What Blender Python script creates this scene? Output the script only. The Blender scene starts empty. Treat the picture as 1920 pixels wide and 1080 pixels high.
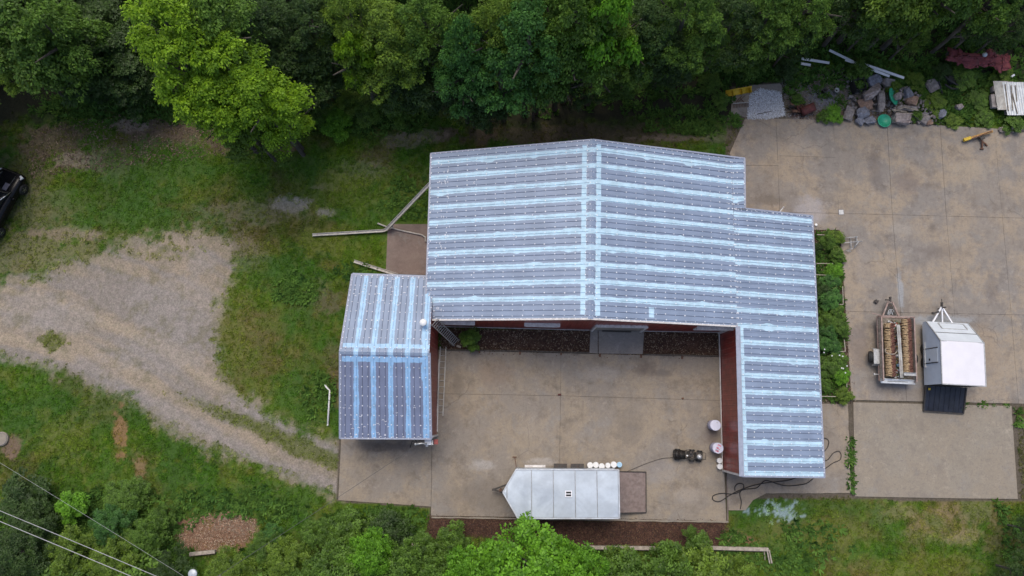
import bpy, bmesh, math, random
import numpy as np
from mathutils import Vector, Matrix
R = math.radians
SC = bpy.context.scene
COL = SC.collection
# ------------------------------------------------------------------ camera, sky, sun, exposure
F, TILT, CH = 1420.0, 9.4, 45.5            # focal length in photo pixels, tilt off straight down, height (m)
cam = bpy.data.cameras.new('camera'); camo = bpy.data.objects.new('camera', cam); COL.objects.link(camo)
camo.location = (0, 0, CH); camo.rotation_euler = (R(TILT), 0, 0)
cam.sensor_width = 36; cam.lens = F / 1920 * 36; cam.clip_end = 2000
SC.camera = camo
W = bpy.data.worlds.new('World'); SC.world = W; W.use_nodes = True
wn = W.node_tree.nodes; bg = wn['Background']
sky = wn.new('ShaderNodeTexSky'); sky.sky_type = 'NISHITA'; sky.sun_disc = False
SUN_EL, SUN_AZ = 64, 352                    # azimuth clockwise from north
sky.sun_elevation = R(SUN_EL); sky.sun_rotation = R(SUN_AZ)
sky.air_density = 1.0; sky.dust_density = 4.0; sky.ozone_density = 1.0
W.node_tree.links.new(sky.outputs[0], bg.inputs[0]); bg.inputs[1].default_value = 0.145
sl = bpy.data.lights.new('sun', 'SUN'); sl.energy = 1.15; sl.angle = R(35); sl.color = (1, .93, .82)
so = bpy.data.objects.new('sun', sl); COL.objects.link(so)
sd = Vector((math.sin(R(SUN_AZ)) * math.cos(R(SUN_EL)), math.cos(R(SUN_AZ)) * math.cos(R(SUN_EL)), math.sin(R(SUN_EL))))
so.rotation_euler = sd.to_track_quat('Z', 'Y').to_euler(); so.location = (0, 0, 60)
SC.view_settings.view_transform = 'Standard'; SC.view_settings.look = 'None'
SC.view_settings.gamma = 1; SC.view_settings.use_curve_mapping = False
SC.view_settings.exposure = 0.31

# ------------------------------------------------------------------ helpers
_c, _s = math.cos(R(TILT)), math.sin(R(TILT))
def at(px, py, z=0.0):
    a, b = (px - 960) / F, (540 - py) / F
    d = (a, b * _c + _s, b * _s - _c); k = (z - CH) / d[2]
    return Vector((k * d[0], k * d[1], z))
def topix(x, y, z=0.0):                    # numpy: world -> photo pixel
    dz = z - CH
    yc = y * _c + dz * _s; zc = -y * _s + dz * _c
    return 960 + F * x / (-zc), 540 - F * yc / (-zc)
rng = random.Random(7)
def lerp(a, b, t): return a + (b - a) * t

def tag(o, label=None, cat=None, group=None, kind=None):
    if label: o['label'] = label
    if cat: o['category'] = cat
    if group: o['group'] = group
    if kind: o['kind'] = kind
    return o
def thing(name, label, cat, loc=(0, 0, 0), rz=0, group=None):
    o = bpy.data.objects.new(name, None); COL.objects.link(o); o.empty_display_size = .2
    o.location = loc; o.rotation_euler = (0, 0, rz)
    return tag(o, label, cat, group)

class MB:
    def __init__(s): s.v = []; s.f = []; s.uv = []
    def add(s, vs, fs):
        n = len(s.v); s.v += [tuple(v) for v in vs]; s.f += [tuple(n + i for i in f) for f in fs]; return s
    def box(s, c, d, rz=0, rx=0, ry=0):
        M = Matrix.Translation(Vector(c)) @ Matrix.Rotation(rz, 4, 'Z') @ Matrix.Rotation(ry, 4, 'Y') @ Matrix.Rotation(rx, 4, 'X')
        vs = [M @ Vector((x * d[0] / 2, y * d[1] / 2, z * d[2] / 2)) for x in (-1, 1) for y in (-1, 1) for z in (-1, 1)]
        return s.add(vs, [(0, 1, 3, 2), (4, 6, 7, 5), (0, 4, 5, 1), (2, 3, 7, 6), (0, 2, 6, 4), (1, 5, 7, 3)])
    def beam(s, p, q, w, h):
        p, q = Vector(p), Vector(q); d = (q - p); L = d.length; d.normalize()
        side = d.cross(Vector((0, 0, 1)))
        if side.length < 1e-4: side = Vector((1, 0, 0))
        side.normalize(); up = side.cross(d)
        vs = [b + side * (i * w / 2) + up * (j * h / 2) for b in (p, q) for i in (-1, 1) for j in (-1, 1)]
        return s.add(vs, [(0, 2, 3, 1), (4, 5, 7, 6), (0, 1, 5, 4), (2, 6, 7, 3), (0, 4, 6, 2), (1, 3, 7, 5)])
    def tube(s, pts, r, n=8):
        pts = [Vector(p) for p in pts]; rs = r if isinstance(r, (list, tuple)) else [r] * len(pts)
        N = len(s.v); prev = None
        for i, p in enumerate(pts):
            d = (pts[min(i + 1, len(pts) - 1)] - pts[max(i - 1, 0)]).normalized()
            a = prev if prev and abs(prev.dot(d)) < .95 else d.orthogonal()
            a = (a - d * a.dot(d)).normalized(); prev = a; b = d.cross(a)
            for k in range(n):
                t = 2 * math.pi * k / n; s.v.append(tuple(p + (a * math.cos(t) + b * math.sin(t)) * rs[i]))
        for i in range(len(pts) - 1):
            for k in range(n):
                k2 = (k + 1) % n; s.f.append((N + i * n + k, N + i * n + k2, N + (i + 1) * n + k2, N + (i + 1) * n + k))
        s.f.append(tuple(N + k for k in reversed(range(n)))); s.f.append(tuple(N + (len(pts) - 1) * n + k for k in range(n)))
        return s
    def lathe(s, c, prof, n=24, rx=0, rz=0, ry=0):
        M = Matrix.Translation(Vector(c)) @ Matrix.Rotation(rz, 4, 'Z') @ Matrix.Rotation(ry, 4, 'Y') @ Matrix.Rotation(rx, 4, 'X')
        N = len(s.v)
        for r, z in prof:
            for k in range(n):
                t = 2 * math.pi * k / n; s.v.append(tuple(M @ Vector((r * math.cos(t), r * math.sin(t), z))))
        for i in range(len(prof) - 1):
            for k in range(n):
                k2 = (k + 1) % n; s.f.append((N + i * n + k, N + i * n + k2, N + (i + 1) * n + k2, N + (i + 1) * n + k))
        if prof[0][0] > 1e-4: s.f.append(tuple(N + k for k in reversed(range(n))))
        if prof[-1][0] > 1e-4: s.f.append(tuple(N + (len(prof) - 1) * n + k for k in range(n)))
        return s
    def prism(s, poly, z0, z1):
        a = sum(poly[i][0] * poly[(i + 1) % len(poly)][1] - poly[(i + 1) % len(poly)][0] * poly[i][1] for i in range(len(poly)))
        if a < 0: poly = poly[::-1]
        n = len(poly)
        vs = [(p[0], p[1], z0) for p in poly] + [(p[0], p[1], z1) for p in poly]
        fs = [tuple(reversed(range(n))), tuple(range(n, 2 * n))] + [(i, (i + 1) % n, n + (i + 1) % n, n + i) for i in range(n)]
        return s.add(vs, fs)
    def build(s, name, mat, parent=None, smooth=False, bevel=0, world=False, **kw):
        me = bpy.data.meshes.new(name)
        vs = s.v
        if world and parent is not None:
            Mi = (Matrix.Translation(parent.location) @ parent.rotation_euler.to_matrix().to_4x4()).inverted()
            vs = [Mi @ Vector(v) for v in vs]
        me.from_pydata([tuple(v) for v in vs], [], s.f)
        if s.uv:
            uvl = me.uv_layers.new(name='UVMap')
            flat = []
            for f in s.f:
                for i in f: flat += list(s.uv[i])
            uvl.data.foreach_set('uv', flat)
        me.validate(clean_customdata=False); me.update()
        if mat: me.materials.append(mat)
        o = bpy.data.objects.new(name, me); COL.objects.link(o)
        if parent is not None: o.parent = parent
        if smooth:
            me.polygons.foreach_set('use_smooth', [True] * len(me.polygons))
        if bevel:
            m = o.modifiers.new('bevel', 'BEVEL'); m.width = bevel; m.segments = 2; m.limit_method = 'ANGLE'; m.angle_limit = R(40)
        return tag(o, **kw) if kw else o
def copy_tree(o, parent=None, loc=None, rz=None):
    c = o.copy(); COL.objects.link(c)
    if parent is not None: c.parent = parent
    if loc is not None: c.location = loc
    if rz is not None: c.rotation_euler = (0, 0, rz)
    for ch in list(o.children): copy_tree(ch, c)
    return c

# ------------------------------------------------------------------ materials
def nt(name):
    m = bpy.data.materials.new(name); m.use_nodes = True
    return m, m.node_tree, m.node_tree.nodes, m.node_tree.links, m.node_tree.nodes['Principled BSDF']
def node(t, typ, **kw):
    n = t.nodes.new(typ)
    for k, v in kw.items():
        if k.startswith('i_'):
            key = k[2:]; key = int(key) if key.isdigit() else key
            n.inputs[key].default_value = v
        else: setattr(n, k, v)
    return n
def math_(t, op, a, b=None, c=None, clamp=False):
    n = t.nodes.new('ShaderNodeMath'); n.operation = op; n.use_clamp = clamp
    for i, x in enumerate((a, b, c)):
        if x is None: continue
        if isinstance(x, (int, float)): n.inputs[i].default_value = x
        else: t.links.new(x, n.inputs[i])
    return n.outputs[0]
def mix(t, fac, a, b, mode='MIX'):
    n = t.nodes.new('ShaderNodeMix'); n.data_type = 'RGBA'; n.blend_type = mode
    for idx, x in ((0, fac), (6, a), (7, b)):
        if isinstance(x, (int, float)): n.inputs[idx].default_value = x
        elif isinstance(x, tuple): n.inputs[idx].default_value = (*x[:3], 1)
        else: t.links.new(x, n.inputs[idx])
    return n.outputs[2]
def noise(t, vec, scale, detail=4, rough=.55, dist=0):
    n = t.nodes.new('ShaderNodeTexNoise'); n.inputs['Scale'].default_value = scale
    n.inputs['Detail'].default_value = detail; n.inputs['Roughness'].default_value = rough; n.inputs['Distortion'].default_value = dist
    if vec is not None: t.links.new(vec, n.inputs['Vector'])
    return n.outputs[0]
def ramp(t, fac, a, b):
    n = t.nodes.new('ShaderNodeMapRange'); n.inputs[1].default_value = a; n.inputs[2].default_value = b
    n.interpolation_type = 'SMOOTHSTEP'; t.links.new(fac, n.inputs[0]); return n.outputs[0]
def bump(t, h, strength, dist=.02):
    n = t.nodes.new('ShaderNodeBump'); n.inputs['Strength'].default_value = strength; n.inputs['Distance'].default_value = dist
    t.links.new(h, n.inputs['Height']); return n.outputs[0]
def objco(t):
    return t.nodes.new('ShaderNodeTexCoord').outputs['Object']
def mat(name, col, rough=.6, metal=0, var=.25, scale=6, dirt=None, dirt_amt=.4, bmp=.1):
    m, t, n, l, b = nt(name); v = objco(t)
    f = noise(t, v, scale, 5); g = noise(t, v, scale * 7, 3)
    c = mix(t, ramp(t, f, .3, .7), tuple(x * (1 - var) for x in col), tuple(min(1, x * (1 + var)) for x in col))
    c = mix(t, math_(t, 'MULTIPLY', ramp(t, g, .35, .75), var), c, tuple(x * .6 for x in col))
    if dirt: c = mix(t, math_(t, 'MULTIPLY', ramp(t, noise(t, v, scale * .6, 6, .65, .5), .45, .7), dirt_amt), c, dirt)
    l.new(c, b.inputs['Base Color']); b.inputs['Roughness'].default_value = rough; b.inputs['Metallic'].default_value = metal
    l.new(bump(t, g, bmp, .01), b.inputs['Normal'])
    return m

def concrete(name, base, warm, dark, blot=(), rough=.9, speck=.5, crack=True):
    m, t, n, l, b = nt(name); v = objco(t)
    c = mix(t, ramp(t, noise(t, v, .42, 9, .66, .15), .42, .58), base, warm)
    c = mix(t, math_(t, 'MULTIPLY', ramp(t, noise(t, v, .9, 9, .72, .1), .47, .70), .8), c, dark)
    c = mix(t, math_(t, 'MULTIPLY', ramp(t, noise(t, v, 2.3, 8, .74, .1), .52, .68), .6), c, tuple(min(1, x * 1.45) for x in base))
    c = mix(t, math_(t, 'MULTIPLY', ramp(t, noise(t, v, .22, 3, .5, .3), .45, .65), .30), c, tuple(x * .95 for x in warm))
    c = mix(t, math_(t, 'MULTIPLY', ramp(t, noise(t, v, 1.7, 10, .78, .05), .46, .66), .55), c, tuple(a_ * .55 + b_ * .45 for a_, b_ in zip(base, dark)))
    c = mix(t, math_(t, 'MULTIPLY', ramp(t, noise(t, v, .6, 10, .75, .1), .52, .64), .55), c, (.235, .222, .205))
    mp = t.nodes.new('ShaderNodeMapping'); mp.inputs['Scale'].default_value = (3.2, .35, 1); mp.inputs['Rotation'].default_value = (0, 0, .5); l.new(v, mp.inputs[0])
    c = mix(t, math_(t, 'MULTIPLY', ramp(t, noise(t, mp.outputs[0], 1, 6, .7), .54, .75), .35), c, dark)
    for (px, py, r, colr, st) in blot:
        p = at(px, py)
        w = t.nodes.new('ShaderNodeVectorMath'); w.operation = 'SUBTRACT'; l.new(v, w.inputs[0]); w.inputs[1].default_value = p
        sc = t.nodes.new('ShaderNodeVectorMath'); sc.operation = 'MULTIPLY'; l.new(w.outputs[0], sc.inputs[0])
        rx, ry = r if isinstance(r, tuple) else (r, r); sc.inputs[1].default_value = (1 / rx, 1 / ry, 0)
        ln = t.nodes.new('ShaderNodeVectorMath'); ln.operation = 'LENGTH'; l.new(sc.outputs[0], ln.inputs[0])
        dd = math_(t, 'ADD', ln.outputs['Value'], math_(t, 'MULTIPLY', math_(t, 'SUBTRACT', noise(t, v, 2.2, 6, .7), .5), 1.6))
        k = math_(t, 'MULTIPLY', math_(t, 'SUBTRACT', 1, ramp(t, dd, .45, 1.15)), st)
        c = mix(t, k, c, colr)
    sp = noise(t, v, 14, 4, .75)
    c = mix(t, math_(t, 'MULTIPLY', ramp(t, sp, .52, .72), speck), c, dark)
    sp3 = noise(t, v, 5, 8, .85)
    c = mix(t, math_(t, 'MULTIPLY', ramp(t, sp3, .48, .66), speck * .75), c, tuple(x * .9 for x in dark))
    sp2 = noise(t, v, 6.5, 7, .85)
    c = mix(t, math_(t, 'MULTIPLY', ramp(t, sp2, .56, .74), speck * .8), c, tuple(min(1, x * 1.35) for x in warm))
    if crack:
        vo = t.nodes.new('ShaderNodeTexVoronoi'); vo.feature = 'DISTANCE_TO_EDGE'; vo.inputs['Scale'].default_value = .16
        wv = t.nodes.new('ShaderNodeVectorMath'); wv.operation = 'ADD'; l.new(v, wv.inputs[0])
        nn = t.nodes.new('ShaderNodeTexNoise'); nn.inputs['Scale'].default_value = .9; nn.inputs['Detail'].default_value = 5; l.new(v, nn.inputs['Vector'])
        l.new(nn.outputs['Color'], wv.inputs[1]); l.new(wv.outputs[0], vo.inputs['Vector'])
        ck = math_(t, 'MULTIPLY', math_(t, 'SUBTRACT', 1, ramp(t, vo.outputs['Distance'], .0, .006)), ramp(t, noise(t, v, .3, 2), .5, .6))
        c = mix(t, math_(t, 'MULTIPLY', ck, .35), c, tuple(x * .5 for x in dark))
    l.new(c, b.inputs['Base Color']); b.inputs['Roughness'].default_value = rough
    l.new(bump(t, sp, .25, .01), b.inputs['Normal'])
    return m

def roof_mat(name, panel, coat, bands, wid=.135, rws=(-1, 99)):
    # UV.x = metres down the slope, UV.y = seam count (whole numbers are lap seams)
    m, t, n, l, b = nt(name)
    uv = t.nodes.new('ShaderNodeUVMap'); uv.uv_map = 'UVMap'
    sp = t.nodes.new('ShaderNodeSeparateXYZ'); l.new(uv.outputs[0], sp.inputs[0]); u, vv = sp.outputs[0], sp.outputs[1]
    fr = math_(t, 'FRACT', math_(t, 'ADD', vv, .5)); row = math_(t, 'FLOOR', math_(t, 'ADD', vv, .5))
    d = math_(t, 'MULTIPLY', math_(t, 'SUBTRACT', fr, .5), .9)
    cb = t.nodes.new('ShaderNodeCombineXYZ'); l.new(u, cb.inputs[0]); l.new(math_(t, 'MULTIPLY', vv, .9), cb.inputs[1])
    co = cb.outputs[0]
    cr = t.nodes.new('ShaderNodeCombineXYZ'); l.new(u, cr.inputs[0]); l.new(math_(t, 'MULTIPLY', row, 7.3), cr.inputs[1]); l.new(math_(t, 'GREATER_THAN', d, 0), cr.inputs[2])
    n1 = noise(t, cr.outputs[0], .55, 3, .6); n2 = noise(t, co, 3.5, 5, .75)
    n0 = math_(t, 'MULTIPLY', ramp(t, n1, .58, .72), .09)
    w = math_(t, 'ADD', math_(t, 'ADD', wid, math_(t, 'MULTIPLY', math_(t, 'SUBTRACT', n1, .5), .14)), math_(t, 'ADD', n0, math_(t, 'MULTIPLY', math_(t, 'SUBTRACT', n2, .5), .14)))
    mask = math_(t, 'LESS_THAN', math_(t, 'ABSOLUTE', math_(t, 'ADD', d, .015)), w)
    mask = math_(t, 'MULTIPLY', mask, math_(t, 'MULTIPLY', math_(t, 'GREATER_THAN', vv, rws[0] - .5), math_(t, 'LESS_THAN', vv, rws[1] + .5)))
    for (u0, u1, v0, v1) in bands:
        nn = math_(t, 'MULTIPLY', math_(t, 'SUBTRACT', noise(t, co, 2.6, 5, .75), .5), .16)
        uu = math_(t, 'ADD', u, nn)
        k = math_(t, 'MULTIPLY', math_(t, 'GREATER_THAN', uu, u0), math_(t, 'LESS_THAN', uu, u1))
        v2 = math_(t, 'ADD', vv, nn)
        k = math_(t, 'MULTIPLY', k, math_(t, 'MULTIPLY', math_(t, 'GREATER_THAN', v2, v0), math_(t, 'LESS_THAN', v2, v1)))
        mask = math_(t, 'MAXIMUM', mask, k)
    pc = mix(t, ramp(t, noise(t, co, .8, 5, .6), .3, .7), tuple(x * .90 for x in panel), tuple(x * 1.10 for x in panel))
    pc = mix(t, math_(t, 'MULTIPLY', ramp(t, noise(t, co, 22, 3, .8), .45, .7), .28), pc, tuple(x * .72 for x in panel))
    cc = mix(t, ramp(t, noise(t, co, 1.8, 5, .7), .35, .65), tuple(x * .86 for x in coat), tuple(min(1, x * 1.08) for x in coat))
    c = mix(t, math_(t, 'MULTIPLY', mask, .93), pc, cc)
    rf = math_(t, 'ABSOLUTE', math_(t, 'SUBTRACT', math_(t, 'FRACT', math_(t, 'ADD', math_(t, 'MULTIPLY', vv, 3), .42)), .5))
    c = mix(t, math_(t, 'MULTIPLY', math_(t, 'LESS_THAN', rf, .05), math_(t, 'SUBTRACT', .42, math_(t, 'MULTIPLY', mask, .36))), c, tuple(x * .3 for x in panel))  # dark line along each rib: rib shade painted into the colour
    l.new(c, b.inputs['Base Color'])
    l.new(math_(t, 'ADD', .42, math_(t, 'MULTIPLY', mask, .25)), b.inputs['Roughness'])
    l.new(bump(t, math_(t, 'ADD', mask, math_(t, 'MULTIPLY', noise(t, co, 10, 3), .4)), .25, .006), b.inputs['Normal'])
    return m

def leaf_mat(name, col, col2):
    m, t, n, l, b = nt(name)
    a = t.nodes.new('ShaderNodeAttribute'); a.attribute_name = 'tone'
    oi = t.nodes.new('ShaderNodeObjectInfo')
    sp = t.nodes.new('ShaderNodeSeparateXYZ'); l.new(a.outputs['Vector'], sp.inputs[0])
    c = mix(t, sp.outputs[0], tuple(x * .42 for x in col), tuple(x * 1.25 for x in col2))
    c = mix(t, math_(t, 'MULTIPLY', sp.outputs[1], .45), c, col)
    c = mix(t, math_(t, 'MULTIPLY', oi.outputs['Random'], .35), c, tuple(x * .7 for x in col))
    l.new(c, b.inputs['Base Color']); b.inputs['Roughness'].default_value = .5
    b.inputs['Specular IOR Level'].default_value = .3
    tr = t.nodes.new('ShaderNodeBsdfTranslucent'); l.new(c, tr.inputs[0])
    mx = t.nodes.new('ShaderNodeMixShader'); mx.inputs[0].default_value = .28
    l.new(b.outputs[0], mx.inputs[1]); l.new(tr.outputs[0], mx.inputs[2]); l.new(mx.outputs[0], n['Material Output'].inputs[0])
    return m
def attr_mat(name, attr='Col', rough=.9, typ='GEOMETRY', mul=1.0, speck=True):
    m, t, n, l, b = nt(name)
    a = t.nodes.new('ShaderNodeAttribute'); a.attribute_name = attr; a.attribute_type = typ
    c = a.outputs['Color']
    if speck:
        v = objco(t)
        c = mix(t, 1.0, c, mix(t, ramp(t, noise(t, v, 11, 4, .75), .3, .7), (.74, .74, .74), (1.24, 1.24, 1.24)), 'MULTIPLY')
        c = mix(t, 1.0, c, mix(t, ramp(t, noise(t, v, 3.1, 4, .65), .3, .7), (.88, .9, .88), (1.12, 1.1, 1.12)), 'MULTIPLY')
        l.new(bump(t, noise(t, v, 12, 4, .7), .6, .03), b.inputs['Normal'])
    l.new(c, b.inputs['Base Color']); b.inputs['Roughness'].default_value = rough
    b.inputs['Specular IOR Level'].default_value = .2
    return m

M = {}
M['red'] = mat('red_siding', (.26, .045, .036), .38, 0, .25, 3, (.10, .03, .025), .5)
M['whitetrim'] = mat('white_trim', (.62, .6, .58), .5, 0, .12, 6, (.3, .25, .22), .5)
M['redtrim'] = mat('rusty_red_trim', (.30, .21, .18), .55, 0, .25, 6, (.4, .36, .33), .5)
M['greytrim'] = mat('grey_roof_trim', (.27, .30, .38), .45, 0, .1, 5)
M['white'] = mat('white_paint', (.78, .79, .82), .4, 0, .05, 4, (.55, .55, .55), .25)
M['whitepl'] = mat('white_plastic', (.75, .76, .76), .35, 0, .06, 8, (.5, .48, .42), .3)
M['bluepl'] = mat('pale_blue_plastic', (.33, .55, .72), .35, 0, .08, 30, (.7, .8, .85), .6)
M['silver'] = mat('dull_aluminium', (.52, .58, .64), .42, .35, .08, 1.2, (.40, .45, .52), .5, .03)
M['trailerroof'] = mat('aluminium_roof_skin', (.44, .50, .56), .5, .15, .12, 1.1, (.31, .36, .43), .7, .02)
M['galv'] = mat('galvanised', (.45, .46, .46), .45, .5, .15, 8, (.25, .22, .2), .3)
M['gutter'] = mat('weathered_gutter', (.46, .44, .40), .55, 0, .15, 9, (.2, .17, .13), .5)
M['black'] = mat('black_rubber', (.018, .018, .018), .7, 0, .3, 9)
M['dark'] = mat('dark_steel', (.05, .048, .045), .55, .4, .4, 12, (.10, .05, .03), .4)
M['rust'] = mat('rusty_steel', (.15, .075, .045), .8, .1, .4, 9, (.05, .03, .03), .6)
M['rustred'] = mat('rusted_barrel_red', (.11, .03, .028), .8, .1, .4, 6, (.03, .02, .02), .7)
M['wood'] = mat('grey_timber', (.27, .235, .19), .85, 0, .3, 7, (.10, .08, .06), .6)
M['woodlight'] = mat('pale_timber', (.36, .32, .27), .85, 0, .25, 7, (.2, .16, .12), .4)
M['rampwood'] = mat('ramp_boards', (.20, .155, .14), .85, 0, .2, 5, (.28, .24, .22), .45)
M['rampblack'] = mat('black_ramp_deck', (.012, .015, .026), .5, 0, .5, 2.5, (.035, .04, .05), .5)
M['yellow'] = mat('yellow_paint', (.62, .42, .02), .55, 0, .15, 5, (.25, .14, .03), .4)
M['orange'] = mat('orange_timber', (.45, .26, .08), .75, 0, .3, 7, (.12, .06, .04), .65)
M['green'] = mat('green_plastic', (.02, .33, .19), .45, 0, .12, 5, (.02, .12, .08), .5)
M['tarp'] = mat('red_tarp', (.20, .04, .045), .7, 0, .25, 4, (.07, .02, .03), .5)
M['stone'] = mat('broken_concrete', (.24, .22, .215), .95, 0, .35, 4, (.10, .075, .06), .6, .5)
M['stonewarm'] = mat('brown_broken_concrete', (.26, .17, .125), .95, 0, .35, 4, (.12, .09, .08), .6, .5)
M['stoneblue'] = mat('blue_grey_rubble', (.20, .21, .25), .95, 0, .35, 5, (.08, .075, .08), .6, .5)
M['bark'] = mat('bark', (.10, .085, .07), .95, 0, .4, 8, (.04, .035, .03), .5, .5)
M['log'] = mat('grey_weathered_log', (.30, .26, .25), .9, 0, .35, 6, (.12, .08, .07), .6, .5)
M['drum'] = mat('lilac_drum', (.42, .42, .54), .4, 0, .08, 5)
M['drumlid'] = mat('drum_lid', (.60, .62, .74), .4, 0, .05, 5)
M['pink'] = mat('pink_marker', (.80, .12, .22), .6, 0, .1, 9)
M['carblack'] = mat('black_car_paint', (.006, .006, .008), .22, 0, .2, 2); M['carblack'].node_tree.nodes['Principled BSDF'].inputs['Specular IOR Level'].default_value = .25
M['glass'] = mat('dark_glass', (.012, .014, .018), .12, 0, .1, 2); M['glass'].node_tree.nodes['Principled BSDF'].inputs['Specular IOR Level'].default_value = .3
M['chrome'] = mat('chrome', (.6, .62, .64), .18, .9, .1, 5)
M['lamp'] = mat('headlamp_lens', (.55, .58, .62), .12, .1, .2, 9)
M['purple'] = mat('greyish_plate', (.12, .11, .14), .4, 0, .1, 9)
M['metalsheet'] = mat('pale_metal_sheet', (.50, .54, .58), .45, .2, .12, 3, (.25, .22, .2), .35)
M['metalsheet2'] = mat('worn_metal_sheet', (.40, .40, .38), .55, .2, .2, 3, (.18, .14, .12), .5)
M['bristle'] = attr_mat('bristles', 'Col', .95, speck=False)
M['chips'] = attr_mat('loose_chips', 'Col', .95, speck=False)
M['cord'] = mat('black_hose', (.022, .02, .02), .6, 0, .3, 9)
M['wire'] = mat('bare_cable', (.38, .38, .38), .6, .2, .1, 9)
M['wiredark'] = mat('dark_cable', (.08, .08, .08), .6, .2, .1, 9)
M['hoop'] = mat('green_wire', (.18, .25, .05), .6, 0, .1, 9)
M['court'] = concrete('court_concrete', (.238, .210, .178), (.295, .245, .182), (.135, .112, .092),
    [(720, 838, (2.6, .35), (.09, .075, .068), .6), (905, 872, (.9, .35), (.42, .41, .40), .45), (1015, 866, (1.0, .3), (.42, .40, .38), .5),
     (1240, 885, (1.2, .8), (.27, .26, .26), .35), (900, 930, (2.2, 1.1), (.14, .12, .10), .4), (1210, 690, (.8, .6), (.12, .095, .085), .5), (930, 700, (1.2, 1.0), (.24, .17, .12), .35), (1330, 815, (.5, .6), (.12, .09, .08), .4), (1130, 700, (1.5, .5), (.31, .29, .27), .45), (1000, 800, (1.0, .9), (.31, .27, .22), .4), (1180, 800, (.9, 1.3), (.16, .14, .12), .45), (860, 720, (.4, .8), (.14, .12, .10), .5), (1290, 930, (.9, .5), (.32, .29, .26), .4), (1240, 700, (.7, .25), (.13, .11, .10), .5)])
M['yard'] = concrete('yard_concrete', (.228, .206, .184), (.315, .258, .192), (.128, .108, .094),
    [(1520, 395, (1.1, 1.1), (.38, .365, .38), .55), (1688, 545, (.22, 1.4), (.32, .35, .38), .6), (1760, 600, (2.6, .35), (.30, .33, .36), .6),
     (1440, 375, (1.2, .4), (.13, .11, .09), .6), (1610, 650, (.8, 1.6), (.17, .14, .13), .5), (1700, 340, (1.0, .9), (.15, .12, .11), .5), (1700, 720, (1.3, .4), (.22, .23, .25), .5), (1850, 660, (1.0, 2.0), (.30, .235, .17), .5), (1640, 320, (.5, 1.4), (.15, .13, .12), .5), (1760, 470, (1.6, .5), (.16, .135, .12), .45), (1690, 430, (.9, .5), (.34, .31, .27), .5), (1860, 540, (.5, 1.1), (.15, .13, .12), .45), (1500, 270, (1.2, .7), (.30, .27, .24), .4), (1820, 320, (1.4, .8), (.34, .29, .22), .45), (1620, 500, (.6, 1.6), (.31, .27, .23), .4)])
M['pad'] = concrete('pebbly_pad_concrete', (.265, .235, .188), (.268, .23, .178), (.19, .165, .14), [], speck=.95, crack=False)
M['porch'] = concrete('porch_concrete', (.23, .212, .20), (.25, .225, .2), (.13, .12, .11), [], crack=False)
M['oldpad'] = concrete('brown_pad_concrete', (.19, .145, .125), (.21, .165, .14), (.11, .085, .075), [], crack=False)
RA, CO = (.222, .280, .385), (.47, .66, .78)
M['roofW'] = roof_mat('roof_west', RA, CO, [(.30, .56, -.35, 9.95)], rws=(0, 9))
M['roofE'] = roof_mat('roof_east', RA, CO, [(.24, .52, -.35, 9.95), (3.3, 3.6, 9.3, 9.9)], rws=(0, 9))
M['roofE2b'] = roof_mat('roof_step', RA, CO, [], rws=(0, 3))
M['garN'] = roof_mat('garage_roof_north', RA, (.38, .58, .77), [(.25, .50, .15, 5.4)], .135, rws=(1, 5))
M['garS'] = roof_mat('garage_roof_south_shaded', (.185, .215, .315), (.28, .49, .74), [(.25, .55, .15, 5.4), (-1, 9, 4.85, 5.25)], .13, rws=(1, 5))  # south slope's shade put into the colour: darker, bluer panel and coat
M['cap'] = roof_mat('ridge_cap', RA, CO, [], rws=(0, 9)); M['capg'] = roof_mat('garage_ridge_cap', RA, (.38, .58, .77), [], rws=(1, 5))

# ------------------------------------------------------------------ ground
def hash2(ix, iy, seed):
    h = (ix.astype(np.int64) * 374761393 + iy.astype(np.int64) * 668265263 + seed * 1442695041) & 0x7fffffff
    h = ((h ^ (h >> 13)) * 1274126177) & 0x7fffffff
    return ((h ^ (h >> 16)) & 0xffff) / 65535.0
def vnoise(x, y, seed=0):
    ix, iy = np.floor(x), np.floor(y); fx, fy = x - ix, y - iy
    fx = fx * fx * (3 - 2 * fx); fy = fy * fy * (3 - 2 * fy)
    a = hash2(ix, iy, seed); b = hash2(ix + 1, iy, seed); c = hash2(ix, iy + 1, seed); d = hash2(ix + 1, iy + 1, seed)
    return (a * (1 - fx) + b * fx) * (1 - fy) + (c * (1 - fx) + d * fx) * fy
def fbm(x, y, sc, oct=4, seed=0, rough=.55):
    r = 0; amp = 1; tot = 0
    for o in range(oct):
        r = r + amp * vnoise(x * sc * 2 ** o + 17.3 * o, y * sc * 2 ** o - 9.1 * o, seed + o); tot += amp; amp *= rough
    return r / tot
def sstep(x, a, b):
    t = np.clip((x - a) / (b - a), 0, 1); return t * t * (3 - 2 * t)
def polydist(px, py, poly):                # signed distance in px, positive inside
    d = np.full(px.shape, 1e9); ins = np.zeros(px.shape, bool); n = len(poly)
    for i in range(n):
        x1, y1 = poly[i]; x2, y2 = poly[(i + 1) % n]; ex, ey = x2 - x1, y2 - y1
        t = np.clip(((px - x1) * ex + (py - y1) * ey) / (ex * ex + ey * ey), 0, 1)
        d = np.minimum(d, np.hypot(px - x1 - t * ex, py - y1 - t * ey))
        c = ((y1 > py) != (y2 > py)) & (px < (x2 - x1) * (py - y1) / ((y2 - y1) if y2 != y1 else 1e-9) + x1); ins ^= c
    return np.where(ins, d, -d)
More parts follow.
